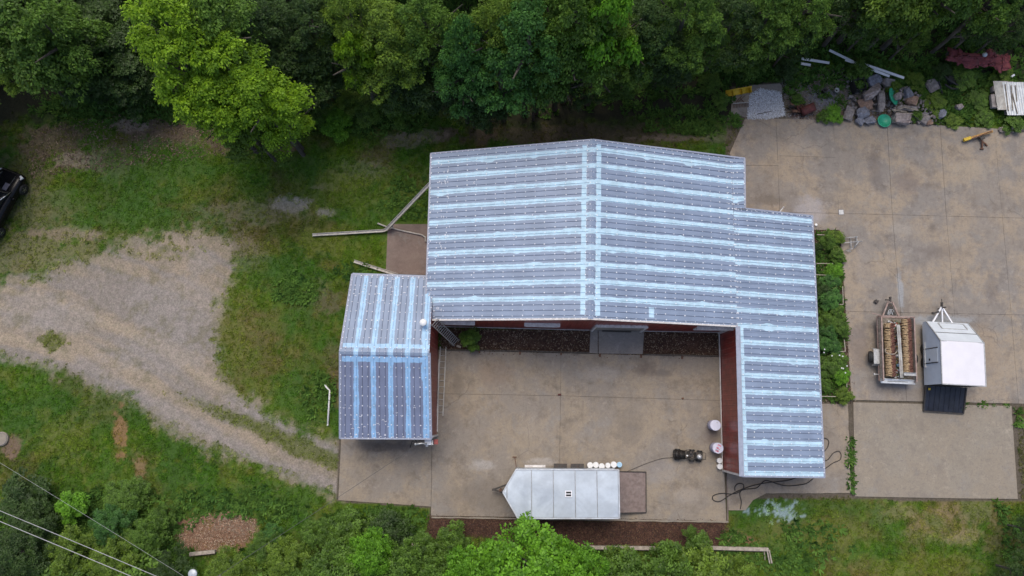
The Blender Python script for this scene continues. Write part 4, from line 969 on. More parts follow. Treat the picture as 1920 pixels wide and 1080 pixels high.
# escape hatch outline on the front slope
(y0, z0), (y1, z1) = prof[3], prof[4]
P_ = lambda x, f: Vector((x, lerp(y0, y1, f), lerp(z0, z1, f) + .02))
mb = MB(); 
for a, b in ((P_(wb * .26, .1), P_(wb * .26, .62)), (P_(wb * .86, .1), P_(wb * .86, .62)), (P_(wb * .26, .1), P_(wb * .86, .1)), (P_(wb * .26, .62), P_(wb * .86, .62))): mb.beam(a, b, .06, .03)
mb.build('front_hatch_frame', M['galv'], st)
for y in (1.25, 2.1): MB().beam((-.015, y, .55), (-.015, y, 2.0), .06, .04).build('side_strap', M['dark'], st)
MB().box((-.02, 1.45, 1.15), (.05, .12, .12)).build('door_latch', M['black'], st)
MB().box((-.015, 1.68, 1.25), (.02, .8, 1.45)).build('side_door', M['skin'], st, bevel=.005)
for x in (.14, wb - .14):
    for y in (1.35, 2.15):
        w = MB().lathe((x, y, .33), [(.17, -.1), (.31, -.1), (.33, 0), (.31, .1), (.17, .1)], 22, ry=R(90)).build('wheel', M['black'], st); MB().lathe((x, y, .33), [(.17, -.09), (.17, .09)], 14, ry=R(90)).build('rim', M['galv'], w)
    MB().box((-.03 if x < 1 else wb + .03, 1.75, .7), (.09, 1.5, .04)).build('fender', M['galv'], st, bevel=.01)
cx = wb * .47; ty = Lb + 1.0
mb = MB(); mb.beam((cx - .62, Lb - .05, .5), (cx, ty, .5), .08, .09); mb.beam((cx + .62, Lb - .05, .5), (cx, ty, .5), .08, .09); mb.beam((cx, Lb, .5), (cx, ty, .52), .07, .07); mb.build('tongue', M['white'], st)
MB().box((cx, ty + .1, .52), (.1, .3, .12)).tube([(cx, ty - .1, .1), (cx, ty - .1, .95)], .035, 8).tube([(cx, ty + .2, .55), (cx - .05, ty + .45, .6)], .02, 6).build('coupler', M['dark'], st)
MB().box((cx - .35, Lb + .62, .55), (.3, .1, .1), .3).box((cx - .55, Lb + .55, .55), (.15, .14, .12)).build('jack', M['dark'], st)
q0, q1, q2_, q3 = at(1736, 723, .45), at(1812, 727, .45), at(1806, 776, .05), at(1731, 771, .05)
mb = MB(); dz = Vector((0, 0, .06)); mb.add([q0, q1, q2_, q3, q0 - dz, q1 - dz, q2_ - dz, q3 - dz], [(0, 3, 2, 1), (4, 5, 6, 7), (0, 1, 5, 4), (1, 2, 6, 5), (2, 3, 7, 6), (3, 0, 4, 7)])
rp = mb.build('ramp_door', M['rampblack'], st, world=True)
Mi = (Matrix.Translation(st.location) @ st.rotation_euler.to_matrix().to_4x4()).inverted()
def sub(mb, name, m, par, Mi): o = mb.build(name, m, par); o.data.transform(Mi); return o
mb = MB()
for a, b in ((q0, q3), (q3, q2_), (q2_, q1)): mb.beam(a + Vector((0, 0, .015)), b + Vector((0, 0, .015)), .07, .07)
sub(mb, 'ramp_frame', M['dark'], rp, Mi)
for k in range(1, 8): sub(MB().beam(q0.lerp(q1, k / 8) + Vector((0, 0, .012)), q3.lerp(q2_, k / 8) + Vector((0, 0, .012)), .03, .02), 'ramp_cleat', M['rampblack'], rp, Mi)
p = q0 + Vector((.18, -.2, .03)); sub(MB().box(p, (.13, .13, .01)), 'sticker', M['yellow'], rp, Mi)

# ------------------------------------------------------------------ open utility trailer with sweeper brushes
u0, u1 = at(1645, 712, .55), at(1641, 592, .55)
du = up(u1, 0) - up(u0, 0); LU = du.length; angU = math.atan2(du.y, du.x) - R(90)
wu = (at(1711, 710, .55) - at(1648, 712, .55)).length
ut = thing('utility_trailer', 'open rusty utility trailer loaded with two sweeper brush rolls', 'trailer', up(at(1648, 714, .55), 0), angU)
MB().box((wu / 2, LU / 2, .5), (wu - .1, LU - .05, .05)).build('deck', M['wood'], ut)
for x in (.03, wu - .03):
    mb = MB(); mb.beam((x, 0, 1.05), (x, LU, 1.05), .07, .06); mb.beam((x, 0, .52), (x, LU, .52), .07, .08)
    for k in range(6): mb.beam((x, LU * k / 5, .52), (x, LU * k / 5, 1.05), .05, .05)
    mb.build('side_rail', M['redtrim'], ut)
    for z in (.66, .82, .96): MB().beam((x, .05, z), (x, LU - .05, z), .02, .12).build('side_board', M['woodlight'] if z > .7 else M['wood'], ut)
MB().beam((0, LU, 1.05), (wu, LU, 1.05), .06, .06).beam((0, LU, .55), (wu, LU, .55), .06, .06).beam((-.5, LU + .14, 1.02), (0, LU + .02, 1.02), .05, .05).build('front_rail', M['redtrim'], ut)
mb = MB(); mb.beam((.0, .0, .75), (wu, .0, .75), .28, .04); mb.beam((.0, .1, .8), (wu, .1, .8), .03, .08); mb.beam((0, -.12, .78), (wu, -.12, .78), .03, .08); mb.build('tailgate', M['metalsheet'], ut)
MB().box((wu / 2, -.01, .775), (wu * .6, .03, .01)).build('tailgate_slot', M['dark'], ut)
tx = wu * .42
mb = MB(); mb.beam((tx - .5, LU + .02, .55), (tx - .12, LU + .95, .55), .08, .08); mb.beam((tx + .5, LU + .02, .55), (tx + .12, LU + .95, .55), .08, .08); mb.beam((tx - .15, LU + .93, .55), (tx + .15, LU + .93, .55), .08, .08); mb.build('tongue', M['redtrim'], ut)
MB().prism([(tx - .4, LU + .06), (tx + .4, LU + .06), (tx + .1, LU + .85), (tx - .1, LU + .85)], .47, .5).build('tongue_tray', M['dark'], ut)
MB().tube([(tx + .2 * math.cos(a) * (1 - i / 60), LU + .32 + .16 * math.sin(a * 1.7), .53) for i, a in enumerate(np.linspace(0, 12, 40))], .02, 5).build('safety_chain', M['galv'], ut)
MB().box((tx, LU + 1.08, .56), (.1, .3, .1)).box((tx - .12, LU + 1.05, .56), (.35, .07, .07)).lathe((tx, LU + 1.2, .52), [(.06, 0), (.06, .1), (0, .12)], 10).build('coupler', M['dark'], ut)
MB().box((tx - .62, LU + 1.0, .1), (.16, .22, .08), .5).box((tx - .62, LU + 1.0, .1), (.3, .08, .07), .3).build('jack_foot', M['dark'], ut)
w = MB().lathe((-.36, LU * .37, .36), [(.18, -.11), (.32, -.11), (.35, 0), (.32, .11), (.18, .11)], 26, ry=R(70)).build('wheel', M['black'], ut)
MB().lathe((-.42, LU * .37, .38), [(.19, -.02), (.19, .05), (.07, .02), (.05, .06), (0, .06)], 18, ry=R(-110)).build('rim', M['chrome'], w)
w = MB().lathe((wu + .2, LU * .37, .36), [(.18, -.11), (.32, -.11), (.35, 0), (.32, .11), (.18, .11)], 26, ry=R(90)).build('wheel', M['black'], ut)
mb = MB(); mb.beam((-.18, LU * .37 - .42, .74), (-.18, LU * .37 + .42, .74), .34, .03)
mb.beam((-.18, LU * .37 - .42, .74), (-.18, LU * .37 - .52, .45), .34, .03); mb.beam((-.18, LU * .37 + .42, .74), (-.18, LU * .37 + .52, .45), .34, .03); mb.build('fender', M['galv'], ut, bevel=.01)
mb = MB(); mb.beam((-.25, .38, .55), (0, .38, .55), .05, .06); mb.box((-.28, .38, .58), (.08, .12, .1)); mb.build('spring_hanger', M['galv'], ut)
def brush(x, y0, y1, label, r=.31, hf=.5):
    loc = ut.matrix_basis @ Vector((x, y0, .55 + r)) if False else (Matrix.Translation(ut.location) @ ut.rotation_euler.to_matrix().to_4x4()) @ Vector((x, y0, .55 + r))
    t = thing('sweeper_brush', label, 'brush', loc, angU, 'sweeper brush rolls on the utility trailer'); L = y1 - y0
    MB().tube([(0, -.06, 0), (0, L + .06, 0)], .06, 12).build('core', M['rust'], t, smooth=True)
    rs = np.random.RandomState(int(x * 100)); V = []; Fc = []; Cc = []; nd = int(L / .085); K = 44
    for d_ in range(nd):
        yc = (d_ + .5) * L / nd; R0 = r * (.93 + .07 * rs.rand()); tl = rs.randn() * .02; jit = rs.rand(K)
        for ring, (fr_, dy) in enumerate(((.3, -.035), (.9, -.045), (1.0, -.01), (.97, .02), (.88, .042), (.3, .035))):
            for k in range(K):
                a = 6.2832 * k / K; tooth = .03 * (k % 2) + .05 * jit[k]
                rr = R0 * fr_ * (1 - (tooth if ring in (1, 2, 3, 4) else 0))
                V.append((rr * math.cos(a), yc + dy + tl * math.cos(a) + .02 * math.sin(a * 3 + d_) * (ring > 0), rr * math.sin(a)))
                darkish = math.cos(a) > -.22 + rs.randn() * .12  # bristles towards one side of the roll take the darker colour
                base = np.array([.13, .065, .05]) if darkish else np.array([.34, .25, .15])
                base = base * (.65 + .8 * rs.rand()); base = base * (.5 if ring in (0, 5) else (.8 if ring == 1 else 1.1)); Cc.append(base)
        b0 = d_ * 6 * K
        for ring in range(5):
            for k in range(K): k2 = (k + 1) % K; Fc.append((b0 + ring * K + k, b0 + ring * K + k2, b0 + (ring + 1) * K + k2, b0 + (ring + 1) * K + k))
    me = bpy.data.meshes.new('bristles'); me.from_pydata(V, [], Fc); c = me.color_attributes.new('Col', 'FLOAT_COLOR', 'POINT')
    c.data.foreach_set('color', np.concatenate([np.array(Cc), np.ones((len(Cc), 1))], -1).astype(np.float32).ravel()); me.materials.append(M['bristle'])
    o = bpy.data.objects.new('bristles', me); COL.objects.link(o); o.parent = t; tag(o, kind='stuff')
    for y in (-.03, L + .03): MB().lathe((0, y, 0), [(.02, -.01), (.12, -.01), (.12, .01), (.02, .01)], 16, rx=R(90)).build('end_plate', M['dark'], t)
brush(wu * .28, .25, LU - .42, 'left sweeper brush roll, tan on one side and dark on the other')
brush(wu * .80, .52, LU - .12, 'right sweeper brush roll with red brown bristles, beside the trailer rail', .30)
UTM = Matrix.Translation(ut.location) @ ut.rotation_euler.to_matrix().to_4x4()
t = thing('long_plank', 'pale metal plank lying between the two brush rolls', 'plank', UTM @ Vector((wu * .56, .2, .6)), angU + .03)
MB().box((0, 1.55, .42), (.2, 3.1, .05)).box((0, 1.55, .46), (.05, 3.0, .03)).build('plank', M['metalsheet2'], t, bevel=.01)
t = thing('metal_channel', 'dark metal channel across the lower end of the right brush', 'channel', UTM @ Vector((wu * .76, .42, 1.2)), angU)
MB().box((0, 0, 0), (.72, .16, .03)).box((0, .08, .04), (.72, .02, .08)).box((0, -.08, .04), (.72, .02, .08)).build('channel', M['galv'], t)
for i, (x, y, c, nm, lb, ct_) in enumerate([(.47, 1.5, 'whitepl', 'plastic_jug', 'small white jug wedged beside the plank on the open trailer', 'jug'), (.45, 2.4, 'rustred', 'red_fuel_can', 'small red can between the brush rolls near their front', 'can'), (.03, 2.5, 'whitepl', 'plastic_jug', 'white jug against the left rail of the open trailer', 'jug'), (.5, .95, 'bluepl', 'plastic_jug', 'pale blue jug near the rear end of the plank', 'jug')]):
    t = thing(nm, lb, ct_, UTM @ Vector((wu * x + .08, y, .62)), i); MB().lathe((0, 0, 0), [(.08, 0), (.09, .15), (.04, .24), (.03, .28), (0, .285)], 14).build('body', M[c], t, smooth=True); MB().box((.07, 0, .18), (.03, .03, .12)).build('handle', M[c], t)
o = MB().tube([UTM @ Vector((wu * .28 + .33 * math.cos(a), 1.75 + .3 * math.sin(a) * (1 - .2 * a / 3), 1.2 - .25 * abs(math.cos(a)))) for a in np.linspace(2.6, 6.4, 18)], .028, 6).build('tan_hose', M['woodlight'], None, smooth=True); tag(o, 'tan hose draped over the left brush roll', 'hose')
rs = np.random.RandomState(3); n = 500
P = np.array([UTM @ Vector((wu * .3 + rs.rand() * wu * .4, .1 + rs.rand() * (LU - .3), .56 + rs.rand() * .12)) for _ in range(n)])
scatter_flakes('trailer_debris', P, chipcols(rs, n, [(.3, .28, .27), (.1, .07, .05), (.35, .25, .1), (.15, .2, .1), (.25, .06, .05), (.5, .5, .5)]), .14, 'mixed scrap and litter on the deck between the brushes', 'debris', 2)

# metal stand by the garden
t = thing('metal_stand', 'silver tubular frame lying on the yard beside the garden bed', 'frame', at(1590, 458))
for pts in ([(1564, 457), (1617, 452)], [(1595, 444), (1596, 466)], [(1606, 443), (1607, 455)], [(1583, 446), (1608, 444)], [(1587, 469), (1600, 466)], [(1583, 470), (1596, 471)], [(1600, 466), (1610, 453)]):
    P = [at(x, y, .12 + .15 * (i % 2)) for i, (x, y) in enumerate(pts)]; MB().tube(P, .025, 7).build('tube', M['galv'], t, world=True, smooth=True)
# garden bed wire frames
for k, (lab, segs) in enumerate([('thin pale garden rail at the top of the bed', [(1532, 440, 1556, 441)]), ('pale garden rail below the first mulch opening', [(1531, 494, 1562, 494)]), ('short rail under the second mulch opening', [(1530, 515, 1549, 516)]),
    ('corner rail frame around the middle of the garden bed', [(1548, 570, 1581, 571), (1580, 537, 1581, 571)]), ('corner rail frame beside the blue green plants', [(1566, 659, 1585, 659), (1583, 637, 1585, 659)]), ('long rail crossing the lower end of the garden bed', [(1540, 743, 1588, 744)]), ('short upright rail on the lower right of the garden bed', [(1587, 712, 1588, 726)])]):
    t = thing('garden_rail', lab, 'rail', at(segs[0][0], segs[0][1]), 0, 'rails framing the garden bed')
    for a, b, c, d in segs: MB().beam(at(a, b, .3), at(c, d, .3), .04, .04).build('rail', M['woodlight'], t, world=True)
    for a, b in ((segs[0][0], segs[0][1]), (segs[0][2], segs[0][3])): MB().beam(at(a, b, -.05), at(a, b, .3), .03, .03).build('post', M['woodlight'], t, world=True)
for lab, x, y, m in (('round green wire hoop among the middle garden plants', 1556, 538, 'hoop'), ('dull green wire hoop in the upper part of the garden bed', 1561, 470, 'hoop')):
    t = thing('plant_hoop', lab, 'hoop', at(x, y)); z = .55
    MB().tube([(.17 * math.cos(a), .17 * math.sin(a), z) for a in np.linspace(0, 6.283, 20)], .012, 5).build('ring', M[m], t)
    for a in (0, 2.1, 4.2): MB().tube([(.17 * math.cos(a), .17 * math.sin(a), 0), (.17 * math.cos(a), .17 * math.sin(a), z)], .008, 5).build('leg', M[m], t)

# ------------------------------------------------------------------ scrap corner
def chunk(px, py, size0, m, label, name='concrete_chunk', cat='rubble', rz=0, seed=0, z=0, tilt=.0, group='broken chunks heaped at the top edge of the east yard'):
    size = tuple(q_ * 1.0 for q_ in size0); r = random.Random(seed * 13 + 5); bm = bmesh.new()
    for _ in range(30):
        v = Vector((r.uniform(-1, 1), r.uniform(-1, 1), r.uniform(-1, 1)))
        v = v / max(abs(v.x), abs(v.y), abs(v.z)) * r.uniform(.7, 1); bm.verts.new((v.x * size[0] / 2, v.y * size[1] / 2, v.z * size[2] / 2))
    res = bmesh.ops.convex_hull(bm, input=bm.verts)
    bmesh.ops.delete(bm, geom=[e for e in res['geom_interior'] if isinstance(e, bmesh.types.BMVert)], context='VERTS')
    bmesh.ops.subdivide_edges(bm, edges=bm.edges, cuts=2, use_grid_fill=True)
    for v in bm.verts: v.co += v.normal * 0 + Vector((r.uniform(-1, 1), r.uniform(-1, 1), r.uniform(-1, 1))) * .028
    me = bpy.data.meshes.new(name); bm.to_mesh(me); bm.free(); me.materials.append(M[m])
    o = bpy.data.objects.new(name, me); COL.objects.link(o); p = at(px, py, z + size[2] * .42); o.location = p; o.rotation_euler = (tilt, tilt * .6, rz)
    return tag(o, label, cat, group)
ch_ = [(1640, 152, (1.1, .8, .5), 'stoneblue', 'bluish rubble at the top of the heap beside the dark gap', .3, 0), (1663, 155, (.7, .7, .45), 'stone', 'grey crumbly piece right of the heap top under the white boards', 1, 0),
 (1637, 172, (1.6, .65, .5), 'log', 'long slanting grey slab over the heap between black box and green tub', .65, .35), (1652, 190, (.42, 1.5, .4), 'stone', 'upright narrow grey slab left of the tipped green tub', -.08, .3), (1592, 212, (.6, 1.1, .3), 'stone', 'pale leaning slab at the left foot of the heap', -.35, 0),
 (1622, 196, (1.0, .8, .4), 'stonewarm', 'rusty orange brown rubble in the middle of the heap', .2, .1), (1617, 212, (.85, .7, .5), 'stoneblue', 'large blue grey boulder above the pair at the yard edge', .4, .1), (1612, 226, (.6, .55, .35), 'stoneblue', 'left of the two blue grey boulders on the yard edge', .9, 0), (1630, 226, (.75, .55, .35), 'stoneblue', 'right of the two blue grey boulders on the yard edge', .2, 0),
 (1682, 181, (.55, .5, .5), 'log', 'squarish pale block right of the tipped green tub', .1, 0), (1703, 176, (.85, .75, .5), 'stoneblue', 'rounded grey boulder at the upper right of the heap', .6, 0), (1710, 190, (.95, .6, .4), 'stonewarm', 'brown capped stone below the rounded grey boulder', -.1, .1),
 (1689, 222, (1.15, .8, .55), 'log', 'big split stump on the yard edge right of the green lid', -.1, .1), (1702, 203, (1.4, .4, .25), 'stone', 'jumbled flat slab above the split stump', -.05, .1), (1732, 222, (.75, .7, .35), 'stone', 'angular grey rubble at the right end of the heap', .8, 0), (1742, 230, (.5, .35, .25), 'stonewarm', 'small reddish stone at the right end of the heap on the concrete', .3, 0),
 (1765, 214, (.6, .6, .3), 'stoneblue', 'isolated grey stone in weeds right of the heap', .2, 0), (1798, 201, (.48, .42, .35), 'log', 'small pale stump in the weeds between heap and metal sheets', .5, 0), (1750, 160, (.9, .9, .2), 'stone', 'flat grey rubble in weeds behind the heap', .4, 0),
 (1877, 243, (.28, .38, .25), 'log', 'left one of the three short logs near the metal sheets', .1, 0), (1888, 240, (.18, .4, .2), 'stonewarm', 'thin middle one of the three short logs near the metal sheets', 0, 0), (1898, 243, (.3, .42, .25), 'log', 'right one of the three short logs near the metal sheets', -.1, 0), (1919, 241, (.3, .3, .25), 'log', 'short log cut by the right edge of the photo', -.1, 0)]
for i, (x, y, s_, m, lb, rz, z) in enumerate(ch_): chunk(x, y, s_, m, lb, rz=rz, seed=i + 1, z=z, tilt=.12 if i % 2 else -.1, name='log_block' if m == 'log' else 'rubble_chunk')
mb = MB(); r9 = random.Random(4)
PJ = pts_in([(1585, 150), (1640, 140), (1740, 190), (1760, 232), (1600, 232)], 260, 0, 21, 6)[0]
for p in PJ:
    if (Vector(p) - at(1656, 228)).length < .75: continue
    a, b, c = (r9.uniform(.04, .16) for _ in range(3)); mb.box((p[0], p[1], r9.uniform(.02, .2)), (a * 1.6, b, c), r9.uniform(0, 3), r9.uniform(-.6, .6), r9.uniform(-.6, .6))
tag(mb.build('small_rubble', M['stone'], None), 'small broken bits filling the gaps of the rubble heap', 'rubble', kind='stuff')
t = thing('round_lid', 'bright green round tub lying flat on the yard edge by the heap', 'tub', at(1656, 228))
MB().lathe((0, 0, .03), [(.30, 0), (.40, .1), (.43, .12), (.43, .15), (.38, .15), (.33, .06), (0, .05)], 36).build('tub', M['green'], t, smooth=True)
t = thing('green_tub', 'green plastic tub tipped on its side among the rubble', 'tub', at(1665, 187), R(8))
o = MB().lathe((0, 0, .35), [(.28, 0), (.5, .12), (.56, .15), (.56, .19), (.48, .18), (.26, .05), (0, .04)], 32, ry=R(42)).build('tub', M['green'], t, smooth=True)
t = thing('broken_pallet', 'pale splintered sticks lying across the heap above the split stump', 'sticks', at(1690, 207))
for a, b, c, d in ((1672, 206, 1700, 210), (1680, 212, 1712, 213), (1678, 209, 1695, 201), (1695, 201, 1722, 207)): MB().beam(at(a, b, .45), at(c, d, .5), .07, .05).build('stick', M['wood'], t, world=True)
t = thing('black_box', 'charred black box standing left of the rubble heap', 'box', at(1604, 166), .25)
mb = MB()
for dx, dy, w, h in ((0, .33, .7, .04), (0, -.33, .7, .04), (.33, 0, .04, .7), (-.33, 0, .04, .7)): mb.box((dx, dy, .35), (w, h, .6))
mb.box((0, 0, .08), (.66, .66, .05)).build('shell', M['black'], t, bevel=.01); MB().box((.05, .38, .63), (.8, .12, .03), .1).build('flap', M['dark'], t)
for x, lb in ((1543, 'left of two short black flue pots on the gravel'), (1565, 'right of two short flue pots, with a pale rim')):
    t = thing('flue_pot', lb, 'pot', at(x, 173), 0, 'flue pots on the scrap corner gravel'); MB().lathe((0, 0, 0), [(.12, 0), (.12, .3), (.15, .32), (.15, .36), (.10, .36), (.10, .05), (0, .05)], 20).build('pot', M['dark'] if x < 1550 else M['galv'], t, smooth=True); MB().lathe((0, 0, .2), [(.0, 0), (.1, 0.001)], 16).build('inside', M['black'], t)
t = thing('rusty_barrel', 'dark red rusted barrel lying on burnt ground left of the flue pots', 'barrel', at(1512, 208), R(20))
MB().lathe((0, 0, .27), [(.0, -.42), (.27, -.42), (.28, -.15), (.27, -.12), (.28, .14), (.27, .17), (.27, .42), (.2, .42), (.2, .2), (0, .2)], 26, ry=R(70)).build('barrel', M['rustred'], t, smooth=True)
MB().lathe((-.42, .28, .12), [(.2, 0), (.3, .05), (.3, .1), (.18, .08), (0, .04)], 20, ry=.5).build('lid', M['rustred'], t)
t = thing('burnt_scrap', 'blackened scrap heap beside the rusty barrel', 'scrap', at(1494, 205))
for i in range(9): MB().box((rng.uniform(-.4, .4), rng.uniform(-.25, .3), .08 + rng.random() * .15), (rng.uniform(.2, .5), rng.uniform(.05, .2), .06), rng.uniform(0, 3), rng.uniform(-.3, .3)).build('piece', M['black'] if i % 2 else M['rust'], t)
t = thing('yellow_plow_blade', 'yellow curved plough blade at the left corner of the small pad', 'plough blade', at(1383, 173), R(11))
mb = MB(); Lp = 1.7
for i in range(9):
    a = lerp(-.9, .7, i / 8)
    for x in (-Lp / 2, Lp / 2): mb.v.append((x, -.16 + .24 * math.sin(a) * .9 + .12, .35 - .3 * math.cos(a) + .25 * (i / 8)))
mb.f = [(2 * i, 2 * i + 1, 2 * i + 3, 2 * i + 2) for i in range(8)]
o = mb.build('blade', M['yellow'], t, smooth=True); so_ = o.modifiers.new('s', 'SOLIDIFY'); so_.thickness = .03
for x in (-.45, .15, .7): MB().box((x, -.12, .3), (.03, .3, .35)).build('rib', M['yellow'], t)
t = thing('old_rake', 'rusty tine rake lying on the pad below the yellow blade', 'rake', at(1388, 195), R(5))
MB().beam((-.5, .02, .12), (.5, .02, .12), .05, .05).build('bar', M['galv'], t)
mb = MB()
for i in range(11): x = -.48 + i * .096; mb.tube([(x, 0, .12), (x + rng.uniform(-.02, .02), -.16, .1), (x, -.24, .02)], .015, 5)
mb.build('tines', M['rust'], t)
MB().tube([(-.3, .05, .12), (-.1, .3, .15), (.1, .45, .1)], .025, 6).tube([(.2, .05, .12), (.0, .35, .15)], .025, 6).tube([(-.15, .1, .1), (.35, .5, .1)], .02, 6).build('tow_frame', M['rust'], t)
t = thing('stick', 'thin dark branch lying at the lower edge of the gravelled pad', 'branch', at(1435, 212)); MB().tube([at(1420, 214, .03), (at(1434, 211, .06)), at(1449, 208, .03)], [.03, .025, .012], 6).build('branch', M['bark'], t, world=True)
# white siding boards
def boards(lab, segs, z=.25, w=.16):
    t = thing('siding_boards', lab, 'boards', at(segs[0][0], segs[0][1]))
    for i, (a, b, c, d) in enumerate(segs):
        MB().beam(at(a, b, z + .04 * i), at(c, d, z + .05 * i), w, .03).build('board', M['white'], t, world=True)
boards('two white boards in the undergrowth above the small pad', [(1503, 110, 1555, 118), (1502, 119, 1520, 122)], .5)
boards('long white boards slanting down behind the rubble heap', [(1555, 94, 1600, 116), (1585, 112, 1644, 133), (1622, 121, 1695, 146), (1628, 128, 1668, 143)], .5)
t = thing('white_pole', 'thin white pole standing above the charred black box', 'pole', at(1594, 155)); MB().tube([at(1597, 157, .1), at(1593.5, 121, .15)], .022, 6).build('pole', M['white'], t, world=True)
# red tarp sheets
def sheet(lab, px0, px1, py0, py1, z, name='red_tarp', m='tarp', n=26, amp=.12, cat='tarp'):
    a, b = at(px0, py1, z), at(px1, py0, z); mb = MB()
    for i in range(n):
        for j in range(n):
            x, y = lerp(a.x, b.x, i / (n - 1)), lerp(a.y, b.y, j / (n - 1))
            h = float(fbm(np.array(x), np.array(y), 2.6, 4, 9, .7) - .5) * amp * 1.7; k1 = float(fbm(np.array(x * 1.0), np.array(j * .15), 1.6, 3, 4, .7) - .5); k2 = float(fbm(np.array(i * .15), np.array(y), 1.6, 3, 8, .7) - .5)
            mb.v.append((x + k2 * .9, y - (i / (n - 1)) * .25 + k1 * .9, z + h - .12 * abs(j / (n - 1) - .5)))
    for i in range(n - 1):
        for j in range(n - 1): mb.f.append((i * n + j, (i + 1) * n + j, (i + 1) * n + j + 1, i * n + j + 1))
    o = mb.build(name, M[m], None, smooth=True); md = o.modifiers.new('s', 'SOLIDIFY'); md.thickness = .015
    return tag(o, lab, cat)
sheet('larger left red tarp partly under the trees at top right', 1778, 1846, 92, 116, 1.0)
sheet('smaller right red tarp beyond the bluish gap', 1850, 1886, 96, 122, 1.0)
t = thing('blue_bundle', 'small bluish bundle between the two red tarps', 'bundle', at(1846, 103, 1.0)); MB().lathe((0, 0, 0), [(.05, -.1), (.16, 0), (.12, .12), (0, .16)], 12).build('bundle', M['metalsheet'], t, smooth=True)
# corrugated sheet pile on the right
t = thing('metal_sheet_pile', 'stack of pale metal roofing sheets at the right edge in the weeds', 'metal sheets', at(1897, 185))
def corr(x0, x1, y0, y1, z, m, nm='sheet', rz=0):
    a, b = at(x0, y1, z), at(x1, y0, z); w, h = b.x - a.x, b.y - a.y; n = 20; mb = MB()
    for i in range(n + 1):
        for j in (0, 1):
            zz = z + (.014 if i % 2 else 0); mb.v.append((a.x + w * i / n + (.10 if j == 0 else 0), a.y + h * j, zz))
    mb.f = [(2 * i, 2 * i + 2, 2 * i + 3, 2 * i + 1) for i in range(n)]
    mb.build(nm, M[m], t, world=True)
corr(1868, 1890, 152, 206, .5, 'metalsheet2'); corr(1886, 1924, 154, 216, .54, 'metalsheet'); corr(1876, 1900, 153, 205, .47, 'metalsheet2')
for a, b, c, d in ((1885, 158, 1891, 208), (1896, 160, 1899, 207), (1898, 175, 1908, 213), (1904, 160, 1907, 190)): MB().beam(at(a, b, .60), at(c, d, .60), .05, .03).build('lath', M['wood'], t, world=True)
MB().box(at(1863, 190, .3), (.4, .9, .25)).box(at(1864, 168, .3), (.35, .35, .3)).box(at(1893, 210, .3), (.5, .3, .3)).build('crate', M['stone'], t, world=True, bevel=.03)
for a, b in ((1858, 1868), ): MB().tube([at(a, 190, .35), at(b, 152, .4)], .02, 6).build('rod', M['dark'], t, world=True)
t = thing('yellow_implement', 'yellow and rust blade implement with a forked hitch lying on the yard at upper right', 'implement', at(1830, 257), R(17))
MB().beam((-.95, 0, .25), (.95, .0, .25), .14, .14).build('beam', M['orange'], t, bevel=.02); MB().beam((-.98, 0, .22), (-.55, 0, .26), .2, .2).build('yellow_end', M['yellow'], t, bevel=.02); MB().beam((-.5, -.08, .34), (.85, .02, .34), .06, .05).build('top_bar', M['rust'], t)
for p in ([(.1, -.1, .2), (.12, -.45, .18), (.0, -.85, .08)], [(.12, -.4, .18), (.3, -.6, .12), (.4, -.75, .06)], [(-.1, -.8, .06), (.1, -.88, .06)]): MB().tube(p, .05, 8).build('fork', M['rust'], t)
MB().box((.2, -.2, .2), (.3, .25, .12), .3).build('bracket', M['dark'], t, bevel=.02)
t = thing('black_scrap_frame', 'twisted black metal frame in the weeds left of the sheet pile', 'scrap', at(1775, 160))
MB().tube([at(1760, 152, .3), at(1767, 176, .05)], .05, 6).tube(spline([at(1770, 140, .5), at(1780, 150, .6), (at(1800, 163, .4)), at(1785, 166, .3), at(1772, 158, .3)]), .06, 7).box(at(1788, 148, .35), (.7, .5, .3), .4).build('frame', M['black'], t, world=True)
t = thing('white_rag', 'scrap of white sheet on weeds above the metal sheets', 'rag', at(1896, 144)); MB().box((0, 0, .15), (.3, .12, .02), .5, .3).build('cloth', M['white'], t)
t = thing('drain_cover', 'square drain cover in the east yard near the roof step', 'drain cover', at(1577, 398)); MB().box((0, 0, .008), (.36, .36, .02)).build('frame', M['stone'], t); MB().box((0, 0, .02), (.28, .28, .01)).build('plate', M['galv'], t)
t = thing('white_cup', 'small white cup beside the upper right corner of the wing roof', 'cup', at(1529, 422)); MB().lathe((0, 0, 0), [(.06, 0), (.08, .12), (0, .12)], 12).build('cup', M['whitepl'], t)
t = thing('septic_lid', 'round pale lid set in bare soil at the left edge', 'lid', at(3, 823)); MB().lathe((0, 0, -.05), [(.42, 0), (.42, .12), (.38, .15), (0, .16)], 32).build('lid', M['pad'], t); MB().tube([(.36 * math.cos(a), .36 * math.sin(a), .11) for a in np.linspace(0, 6.283, 24)], .02, 5).build('rim', M['stone'], t)

# ------------------------------------------------------------------ black car at the left edge
h2 = (at(45, 335) - at(15, 392)); angc = math.atan2(h2.y, h2.x)
car = thing('parked_car', 'black car parked on the grass, cut by the left edge of the photo', 'car', at(9, 381, 0) , angc)
